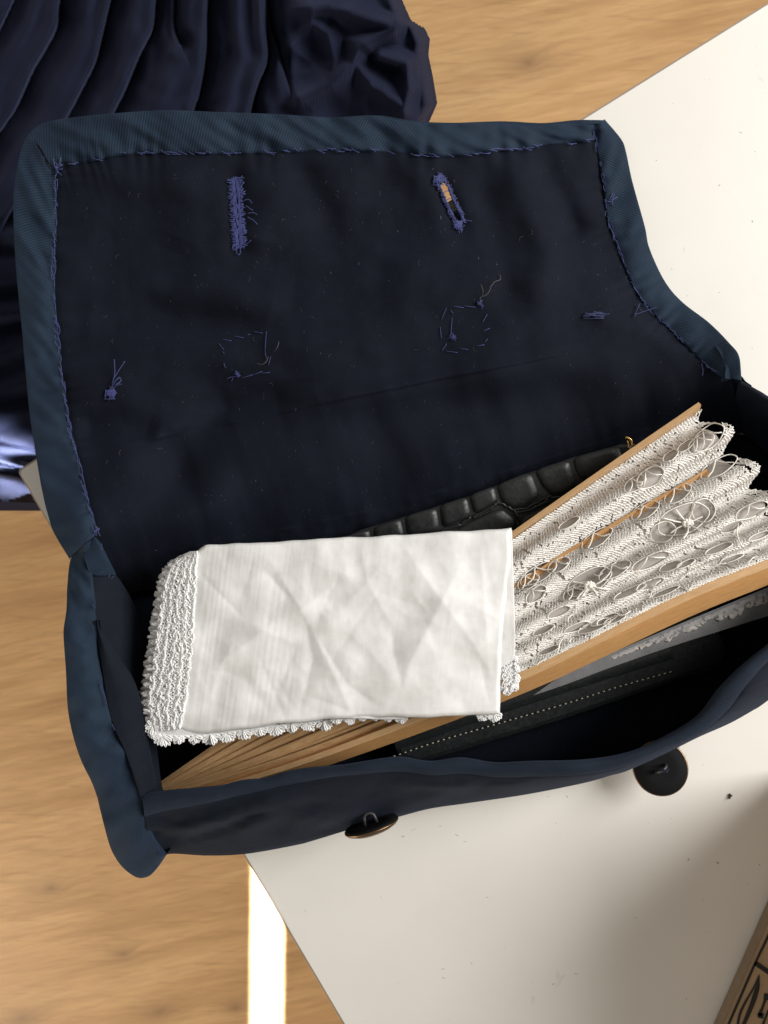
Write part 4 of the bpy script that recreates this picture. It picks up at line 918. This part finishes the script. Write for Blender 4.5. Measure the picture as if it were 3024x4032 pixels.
# helper: invert photo position to leaf surface
_sg, _tg = np.meshgrid(np.linspace(.45, 1.02, 230), np.linspace(0, 1, 230), indexing='ij'); _lp = leaf(np.minimum(_sg, 1.0), _tg, 0); _lx, _ly = proj(_lp)
def on_leaf(pts, lift):
    out = []
    for x, y in pts:
        i = np.argmin((_lx - x) ** 2 + (_ly - y) ** 2); out.append((x, y, _lp.reshape(-1, 3)[i, 2]))
    out = np.array(out); zs = out[:, 2].copy()
    for _ in range(3):
        if len(zs) > 4: zs[1:-1] = (zs[:-2] + 2 * zs[1:-1] + zs[2:]) / 4
    return P(out[:, 0], out[:, 1], np.maximum(zs, out[:, 2] - .0006) + lift)
_rz = on_leaf(catmull(RIB, 40), -.0004); bar('rib', catmull(_rz[::5], 40), .0038, .0008, 0.05, M_GUARD, fan)
def brides():
    mb = MB()
    rs = np.random.RandomState(4)
    def yarn(pts, r=.00038, lift=.0010, wob=1.0, n=20):
        r = r * .78
        c = catmull(pts, n); c = c + rs.normal(0, wob * .3, c.shape); mb.tube(on_leaf(c, lift) + np.array([0, 0, 1]) * (.0004 * np.sin(np.linspace(0, 3.14, n)))[:, None], r * rs.uniform(.85, 1.15), 6)
    # heavier outline thread round every opening (with gaps)
    for ox, oy, rx, ry, a in OPEN:
        th0 = rs.uniform(0, 6.28); th = np.linspace(th0, th0 + 6.283, 30); ca, sa = math.cos(R(a)), math.sin(R(a)); k = 1.16 + .03 * np.sin(th * 5)
        u, w = rx * k * np.cos(th), ry * k * np.sin(th); c = np.stack([ox + u * ca - w * sa, oy + u * sa + w * ca], 1); mb.tube(on_leaf(c, .0007), .00024, 5)
        if ry >= 20:                                     # zigzag bars across
            nb = max(2, int(rx / 24)); us = np.linspace(-.85, .85, nb + 1); sg_ = 1
            for i in range(nb):
                a0, a1 = us[i] * rx, us[i + 1] * rx; w0 = sg_ * ry * math.sqrt(max(0, 1 - us[i] ** 2)) * 1.05; w1 = -sg_ * ry * math.sqrt(max(0, 1 - us[i + 1] ** 2)) * 1.05; sg_ = -sg_
                if math.hypot(ox - 2690, oy - 2045) < 100 or math.hypot(ox - 2320, oy - 2290) < 60: continue
                yarn([(ox + a0 * ca - w0 * sa, oy + a0 * sa + w0 * ca), (ox + (a0 + a1) / 2 * ca + rs.uniform(-5, 5), oy + (a0 + a1) / 2 * sa + rs.uniform(-5, 5)), (ox + a1 * ca - w1 * sa, oy + a1 * sa + w1 * ca)], .00034)
    # two worked spiders
    for cx, cy, legs in ((2708, 2062, [(2610, 2040), (2640, 2100), (2660, 2005), (2735, 1985), (2765, 2035), (2760, 2090), (2690, 2120)]), (2322, 2308, [(2230, 2330), (2255, 2290), (2400, 2320), (2390, 2265), (2350, 2345), (2290, 2350), (2270, 2360)])):
        for lx_, ly_ in legs: yarn([(cx, cy), ((cx + lx_) / 2 + rs.uniform(-8, 8), (cy + ly_) / 2 + rs.uniform(-8, 8)), (lx_, ly_)], .00042)
        b = on_leaf([(cx, cy)], .0010)[0]
        for k in range(9):
            a = k / 9 * 6.28; mb.ball(b + np.array([math.cos(a) * .0016, math.sin(a) * .0014, .0002]), .00085, 6)
        mb.ball(b + np.array([0, 0, .0004]), .0012, 7)
    # tangled loops near the front guard
    for k in range(14):
        u = rs.uniform(0, 1); x = 2060 + u * 920; y0 = 2640 - .458 * (x - 2060); y = y0 - rs.uniform(14, 150); a = R(-24) + rs.normal(0, .5); L = rs.uniform(14, 40); r = rs.uniform(6, 16); th = np.linspace(0, rs.uniform(2.5, 6), 8)
        c = [(x + L * i * .3 * math.cos(a) + r * math.cos(q_), y + L * i * .3 * math.sin(a) + r * math.sin(q_)) for i, q_ in enumerate(th)]
        c = [c[0], c[2], c[3], c[5], c[7]]; yarn(c, .00034, .0014, 1.0, 22)
    for k in range(8):
        u = rs.uniform(0, 1); x = 2030 + u * 700; y0 = 2115 - .69 * (x - 2030) + 60; y = y0 + rs.uniform(0, 330); a = R(-32) + rs.normal(0, .4); L = rs.uniform(18, 45)
        yarn([(x, y), (x + L * .5 * math.cos(a + .5), y + L * .5 * math.sin(a + .5)), (x + L * math.cos(a), y + L * math.sin(a))], .0003, .0013)
    mb.build('lace_bars', M_LACE, fan, kind='stuff')
brides()
# net hanging below the front guard
ga = [(2090, 2735), (2220, 2682), (2400, 2600), (2645, 2495), (2850, 2410), (3024, 2338), (3150, 2290)]
gb = [(2100, 2738), (2230, 2694), (2400, 2630), (2645, 2545), (2850, 2480), (3024, 2425), (3150, 2385)]
sheet('net_edge', [gb[0]] + [(x, y - 25) for x, y in ga[1:]], [.026] + [.030] * 6, gb, [.026] * 7, 120, 14, M_TULLE, fan, wr=.0006)
def fringe():
    n = 240; a = catmull([(x + 6, y - 16) for x, y in ga[2:]], n); q_ = np.linspace(0, 1, n)
    wv = 12 + 55 * q_ * (0.6 + .5 * perlin(q_ * 9, q_ * 0)) + 10 * perlin(q_ * 30, q_ * 0 + 2); mm = 7
    t = np.linspace(0, 1, mm)[None, :, None]; px = a[:, None] + np.array([4, 1.0])[None, None] * (wv[:, None, None] * t)[..., :1] * np.array([.15, 1.0])
    z = .0285 + .0004 * perlin(px[..., 0] / 30, px[..., 1] / 30); keep = perlin(px[:-1, :-1, 0] / 14, px[:-1, :-1, 1] / 14) > -.28
    grid_obj('lace_fringe', P(px[..., 0], px[..., 1], z), M_BACKING, fan, thick=.0004, keep=keep)
fringe()

# ------------------------------------------------------------------ handkerchief
hk = empty('handkerchief', (0, 0, 0), 'folded white cotton handkerchief with crocheted edging, lying on the fan', 'handkerchief')
h_top = [(770, 2172), (800, 2153), (833, 2145), (1000, 2138), (1175, 2127), (1370, 2116), (1561, 2106), (1700, 2098), (1850, 2088), (2014, 2079)]
h_bot = [(703, 2868), (725, 2882), (789, 2890), (934, 2873), (1079, 2854), (1272, 2836), (1464, 2824), (1657, 2826), (1800, 2820), (1968, 2811)]
h_left = [(770, 2172), (764, 2270), (759, 2360), (755, 2482), (741, 2627), (722, 2772), (703, 2868)]
h_right = [(2014, 2079), (2010, 2200), (1996, 2330), (1982, 2453), (1973, 2627), (1968, 2811)]
zh = TPS([(770, 2172, .0500), (2014, 2079, .0535), (703, 2868, .0475), (1968, 2811, .0535), (1350, 2450, .0545), (1000, 2500, .0520), (1700, 2450, .0550), (1350, 2120, .0530), (1300, 2835, .0520)])
zz = lambda x, y: (500 + x * .9645, 2000 + y * .9645)
HC = [([zz(580, 210), zz(710, 410), zz(850, 690), zz(920, 850)], 60, .0016), ([zz(300, 690), zz(480, 560), zz(600, 470), zz(720, 410), zz(900, 260)], 55, .0015), ([zz(720, 410), zz(760, 620), zz(700, 850)], 40, -.0013),
      ([zz(560, 250), zz(680, 390)], 40, -.0012), ([zz(1380, 200), zz(1260, 430), zz(1150, 640), zz(1100, 850)], 55, .0013), ([zz(1100, 120), zz(1250, 330), zz(1420, 560), zz(1500, 700)], 50, .0011), ([zz(850, 700), zz(1100, 650), zz(1400, 570), zz(1530, 520)], 55, .0013),
      ([zz(740, 470), zz(900, 720), zz(1050, 830)], 40, -.0010), ([zz(1060, 300), zz(940, 470), zz(820, 650)], 45, -.0010), ([zz(1440, 140), zz(1460, 400), zz(1480, 700)], 35, .0008), ([zz(440, 540), zz(380, 650), zz(330, 800)], 32, .0008), ([zz(950, 130), zz(980, 300), zz(1080, 480)], 40, .0009)]
_rs = np.random.RandomState(21)
for _k in range(26):
    _x, _y = _rs.uniform(820, 1950), _rs.uniform(2160, 2800); _a = _rs.choice((.9, -.8, 1.25, -1.2, .45)) + _rs.normal(0, .12); _L = _rs.uniform(120, 330)
    HC.append(([(_x - _L * math.cos(_a) / 2, _y - _L * math.sin(_a) / 2), (_x + _rs.normal(0, 8), _y + _rs.normal(0, 8)), (_x + _L * math.cos(_a) / 2, _y + _L * math.sin(_a) / 2)], _rs.uniform(14, 30), _rs.choice((-1, 1)) * _rs.uniform(.0003, .00065)))
def hanky_z(x, y):
    h = .00016 * (1 - 2 * np.abs(perlin(x / 190.0 + 2, y / 150.0))) + .00014 * (1 - 2 * np.abs(perlin((x + y) / 260.0, (x - y) / 150.0 + 7))) + 0.95 * creases(x, y, HC) + .0016 * fbm(x / 260.0, y / 230.0, 2) + .00010 * fbm(x / 60, y / 70, 2)
    fine = .00005 * perlin((x + .14 * (y - 2500)) / 13.0, y / 420.0) * (0.35 + sstep(1400, 900, x)) + .00007 * perlin((x + .18 * (y - 2500)) / 40.0, y / 300.0) * sstep(1300, 800, x)
    return zh(x, y) + h + fine
hp = coons(h_top, h_bot, h_left, h_right, 170, 300)
hp[..., 1] += 4.5 * perlin(hp[..., 0] / 95.0, hp[..., 1] / 400.0); hp[..., 0] += 3.5 * perlin(hp[..., 0] / 400.0, hp[..., 1] / 80.0)
hz = hanky_z(hp[..., 0], hp[..., 1])
n, m = hz.shape; iv = np.arange(n)[:, None]; ju = np.arange(m)[None]
ed = np.minimum.reduce([np.broadcast_to(a, hz.shape) for a in (iv / 4.0, (n - 1 - iv) / 4.0, (m - 1 - ju) / 4.0)])
hz = hz - .0016 * (1 - np.clip(ed, 0, 1)) ** 2
grid_obj('top_fold', P(hp[..., 0], hp[..., 1], hz), M_HANKY, hk, thick=.0005)
# lower layer, peeping out at the right
lo = coons([(800, 2180), (1175, 2150), (1561, 2125), (2016, 2086)], [(740, 2868), (1272, 2828), (1657, 2815), (2022, 2600)], [(800, 2180), (770, 2500), (740, 2868)], [(2016, 2086), (2022, 2250), (2026, 2400), (2029, 2500), (2028, 2560), (2022, 2600)], 120, 240)
def in_poly(x, y, poly):
    ins = np.zeros(np.shape(x), bool); p = np.array(poly)
    for i in range(len(p)):
        (x1, y1), (x2, y2) = p[i], p[i - 1]
        ins ^= ((y1 > y) != (y2 > y)) & (x < (x2 - x1) * (y - y1) / (y2 - y1 + 1e-9) + x1)
    return ins
gap = in_poly(lo[..., 0], lo[..., 1], [zz(330, 690), zz(480, 570), zz(720, 400), zz(775, 500), zz(900, 740), zz(1000, 850), zz(560, 880), zz(290, 900)]) | in_poly(lo[..., 0], lo[..., 1], [zz(740, 400), zz(900, 270), zz(1000, 300), zz(1060, 420), zz(960, 500), zz(820, 460)]) | in_poly(lo[..., 0], lo[..., 1], [zz(1290, 440), zz(1420, 300), zz(1500, 480), zz(1520, 840), zz(1300, 840), zz(1380, 620)])
kp = ~(gap[:-1, :-1] & gap[1:, 1:])
zlo = zh(lo[..., 0], lo[..., 1]) - .0022 + .0004 * fbm(lo[..., 0] / 120, lo[..., 1] / 120)
grid_obj('under_fold', P(lo[..., 0], lo[..., 1], zlo), M_HANKY, hk, thick=.0004, keep=kp)
# crocheted edging on the left
l_out = [(745, 2176), (715, 2196), (683, 2222), (650, 2280), (634, 2386), (620, 2482), (604, 2608), (590, 2704), (582, 2791), (598, 2849), (612, 2880)]
def crochet():
    rs = np.random.RandomState(2)
    A = catmull(h_left, 400) + np.array([6, 0]); B = catmull(l_out, 400)
    def at(u, w, dz):      # u along 0..1, w across 0 (cloth) .. 1 (outside)
        k = np.clip(np.asarray(u) * 399, 0, 399); a = np.stack([np.interp(k, np.arange(400), A[:, j]) for j in (0, 1)], -1); b = np.stack([np.interp(k, np.arange(400), B[:, j]) for j in (0, 1)], -1)
        w = np.asarray(w)[..., None]; q_ = a * (1 - w) + b * w
        return P(q_[..., 0], q_[..., 1], zh(np.maximum(q_[..., 0], 760), q_[..., 1]) - .0035 * np.maximum(w[..., 0], 0) ** 1.5 + dz)
    mb = MB()
    # under-layers of the same edging, folded beneath
    uu, ww = np.meshgrid(np.linspace(0, 1, 160), np.linspace(-.05, .97, 24), indexing='ij')
    grid_obj('edging_layer', at(uu, ww + .03 * np.sin(uu * 120), -.0012 + .0003 * np.sin(ww * 40) * np.sin(uu * 200)), M_CROCHET, hk)
    u = np.linspace(0, 1, 900)
    for w0 in (.03, .26, .50, .74, .95):                # a few chain rows
        jit = .05 * perlin(u * 22, u * 0 + w0 * 9)
        for ph in (0, math.pi):
            f = 2 * math.pi * 38
            mb.tube(at(u, w0 + jit + .036 * np.sin(f * u + ph + 2 * perlin(u * 30, u * 0 + w0)) + .012 * np.sin(f * .31 * u), .0003 + .0006 * np.cos(f * u + ph + .6)), .00042, 6)
    th = np.linspace(0, 2 * math.pi, 12)
    for r_ in range(9):                                  # worked loops, none quite alike
        for k in range(38):
            u0 = (k + rs.uniform(-.3, .3) + .5 * (r_ % 2)) / 38; w0 = .05 + r_ * .112 + rs.uniform(-.03, .03)
            la, lb, rot = rs.uniform(.008, .015), rs.uniform(.035, .065), rs.uniform(-.7, .7)
            cu, cw = la * np.cos(th), lb * np.sin(th)
            mb.tube(at(u0 + cu + rot * .12 * cw, w0 + cw + rot * 2.0 * cu, .0004 + .0005 * np.cos(th + rs.uniform(0, 6)) + rs.uniform(-.0003, .0004)), rs.uniform(.00026, .00036), 5)
    f = 2 * math.pi * 30
    for w0, amp in ((.13, .085), (.36, .10), (.61, .10), (.86, .08)):      # stitches between the rows
        for ph in (0, 2.1, 4.2):
            mb.tube(at(u + .004 * np.sin(f * u * 2 + ph), w0 + amp * np.sin(f * u + ph) + .02 * rs.normal(0, .25, 900), .0001 + .0005 * np.cos(f * u * 2 + ph)), .00030, 5)
    # shells on the outer edge
    for row, (off, dz) in enumerate(((0.0, -.0008), (.018, -.0030), (.03, -.0052))):
        for k in range(22):
            u0 = (k + .5) / 22 + off
            if u0 > .985: continue
            for j in range(7):
                a = (j - 3) / 3 * 1.25; ln = .17 + .03 * math.cos(a); tip = (u0 + .016 * math.sin(a), .97 + ln * math.cos(a) * (1.0 + .15 * rs.normal()) + row * .03)
                du = .0045
                pts = at(np.array([u0, u0 + .010 * math.sin(a) - du * .6, tip[0] - du * .5, tip[0] + du * .5, u0 + .010 * math.sin(a) + du * .6, u0]), np.array([.92, .92 + ln * .5, tip[1], tip[1], .92 + ln * .5, .92]), dz + .0004)
                pts[:, 2] += .0004 * rs.normal(size=1); mb.tube(catmull(pts, 12), .00036, 5)
    o = mb.build('crochet_edging', M_CROCHET, hk, kind='stuff')
    sheet('edging_layer', [(606, 2856), (700, 2860), (800, 2876), (950, 2862), (1080, 2846)], [.0470] * 5, [(616, 2902), (690, 2910), (800, 2902), (950, 2882), (1090, 2860)], [.0448, .0448, .0452, .0458, .0462], 60, 8, M_CROCHET, hk, wr=.0003)
    # edging below the bottom fold, and the corner that shows at the right
    mb = MB()
    def shells(line, zf, size, n, seed, spread=1.3):
        rs = np.random.RandomState(seed); c = catmull(line, n * 10); tgt = np.gradient(c, axis=0); tgt /= np.linalg.norm(tgt, axis=1)[:, None]
        s_ = np.arange(len(c)); nr = np.stack([-tgt[:, 1], tgt[:, 0]], 1)
        for ph in (0, math.pi):
            q_ = c + nr * (4 * np.sin(s_ * .9 + ph))[:, None]; mb.tube(P(q_[:, 0], q_[:, 1], zf + .0004 * np.cos(s_ * .9 + ph)), .00034, 5)
        for k in range(n):
            i = k * 10 + 5; base = c[i]; sz = size * (1 + .16 * rs.normal())
            for j in range(8):
                a = (j - 3.5) / 3.5 * spread; d = nr[i] * math.cos(a) + tgt[i] * math.sin(a); e = np.array([-d[1], d[0]]); L = sz * (1 + .08 * rs.normal())
                pts = [base, base + d * L * .5 + e * 3.4, base + d * L * .92 + e * 3.6, base + d * L, base + d * L * .92 - e * 3.6, base + d * L * .5 - e * 3.4, base + tgt[i] * 1]
                q_ = catmull(pts, 13); mb.tube(P(q_[:, 0], q_[:, 1], zf + .0005 * math.sin(j * 2.0) + .0003 * rs.normal()), .00036, 5)
    shells([(610, 2882), (625, 2892), (680, 2902), (760, 2900), (860, 2890), (1000, 2868), (1150, 2850), (1300, 2836)], .0455, 34, 11, 3)
    shells([(600, 2850), (606, 2880), (640, 2896)], .0450, 30, 3, 9)
    shells([(1300, 2834), (1450, 2822), (1600, 2824)], .0475, 18, 6, 4)
    shells([(1880, 2812), (1925, 2812), (1962, 2808)], .0490, 24, 2, 5)
    shells([(1985, 2700), (2000, 2712), (2024, 2690)], .0490, 26, 2, 6)
    shells([(2026, 2690), (2027, 2640), (2024, 2580)], .0495, 16, 3, 7, .9)
    for k in range(10):
        x = np.linspace(1978, 2026, 40); y = 2565 + k * 14 + 5 * np.sin(x * .35 + k) + .12 * (x - 1978); mb.tube(P(x, y, .0492 + .0005 * np.sin(x * .5 + k * 2)), .00034, 5)
        y2 = np.linspace(2560, 2700, 60); x2 = 1980 + k * 5 + 4 * np.sin(y2 * .2 + k * 1.3); mb.tube(P(x2, y2, .0494 + .0004 * np.cos(y2 * .3 + k)), .0003, 5)
    mb.build('crochet_edging', M_CROCHET, hk, kind='stuff')
crochet()

# ------------------------------------------------------------------ printed card, bottom right, and an added unseen box for shade
box = empty('printed_box', (0, 0, 0), 'thin brown kraft card printed with black border and lettering, with an added unseen shade box', 'box')
BZ = 0.0055
def build_box():
    a = P(3024, 3623, BZ)[:2]; b = P(2844, 4032, BZ)[:2]; u = (a - b) / np.linalg.norm(a - b); w = np.array([u[1], -u[0]])      # u along the visible edge, w into the box
    o = b - u * .10; L, W = .26, .16
    rect = lambda i: np.array([o + u * i + w * i, o + u * (L - i) + w * i, o + u * (L - i) + w * (W - i), o + u * i + w * (W - i)])
    prism('thin_card', [(rect(.0004), BZ), (rect(.0), BZ - .0004), (rect(0), .0008)], M_KRAFT, box)
    prism('card_edge', [(rect(.0006), BZ + .0002), (rect(-.0002), BZ - .0003), (rect(-.0003), BZ - .0008), (rect(-.0003), .0005)], M_KRAFT_D, box, False, False)
    q = np.array([(.180, -.30), (.186, -.115), (.30, -.119), (.294, -.304)])
    prism('body', [(q, .115), (q, BZ + .0006)], M_KRAFT, box)  # upright box added out of view only to shade the desk's lower right
    zt = BZ + .00035
    z = lambda x, y: (2600 + x * .4215, 3100 + y * .4215)
    mb = MB()
    def ribbon(pts, widths, n=24):
        c = catmull([z(*q_) for q_ in pts], n); tg_ = np.gradient(c, axis=0); tg_ /= np.linalg.norm(tg_, axis=1)[:, None]; nr = np.stack([-tg_[:, 1], tg_[:, 0]], 1)
        wd = np.interp(np.linspace(0, 1, n), np.linspace(0, 1, len(widths)), widths)[:, None] * .4215 / 2
        l_, r_ = c + nr * wd, c - nr * wd; v_ = np.concatenate([P(l_[:, 0], l_[:, 1], zt), P(r_[:, 0], r_[:, 1], zt)])
        mb.add(v_, [(i, i + 1, n + i + 1, n + i) for i in range(n - 1)])
    ribbon([(1220, 900), (1006, 1395), (880, 1660), (640, 2212), (500, 2540)], [22, 24])
    ribbon([(1420, 1000), (1080, 1790 - 60)], [1, 1], 4)
    ribbon([(885, 1640), (1010, 1725), (1200, 1850)], [44, 44])
    ribbon([(925, 1750), (868, 1880), (800, 2000), (748, 2110), (725, 2220), (730, 2330)], [4, 16, 22, 24, 24])
    ribbon([(925, 1752), (905, 1880), (868, 2000), (825, 2110), (780, 2215), (735, 2330)], [6, 44, 46, 40, 34, 24])
    ribbon([(968, 1955), (1060, 1965)], [60, 60], 6)
    ribbon([(982, 1985), (955, 2060), (925, 2135)], [26, 22, 40])
    ribbon([(912, 2128), (965, 2138)], [46, 52], 6)
    ribbon([(1015, 2080), (985, 2150), (955, 2230), (930, 2300)], [18, 22, 22])
    mb.build('print', M_INK, box, smooth=False)
build_box()

# ------------------------------------------------------------------ crumbs on the desk
def crumb(x, y, r, label):
    rs = np.random.RandomState(int(x)); mb = MB(); c = P(x, y, r * .6)
    for k in range(4): mb.ball(c + rs.normal(0, r * .45, 3) * np.array([1, 1, .3]), r * rs.uniform(.5, .8), 6)
    o = mb.build('crumb', plain('dark_crumb', (0.045, 0.033, 0.022), .9)); tag(o, label, 'crumb')
crumb(2875, 3137, .0009, 'dark brown crumb on the desk between the flat button and the box')
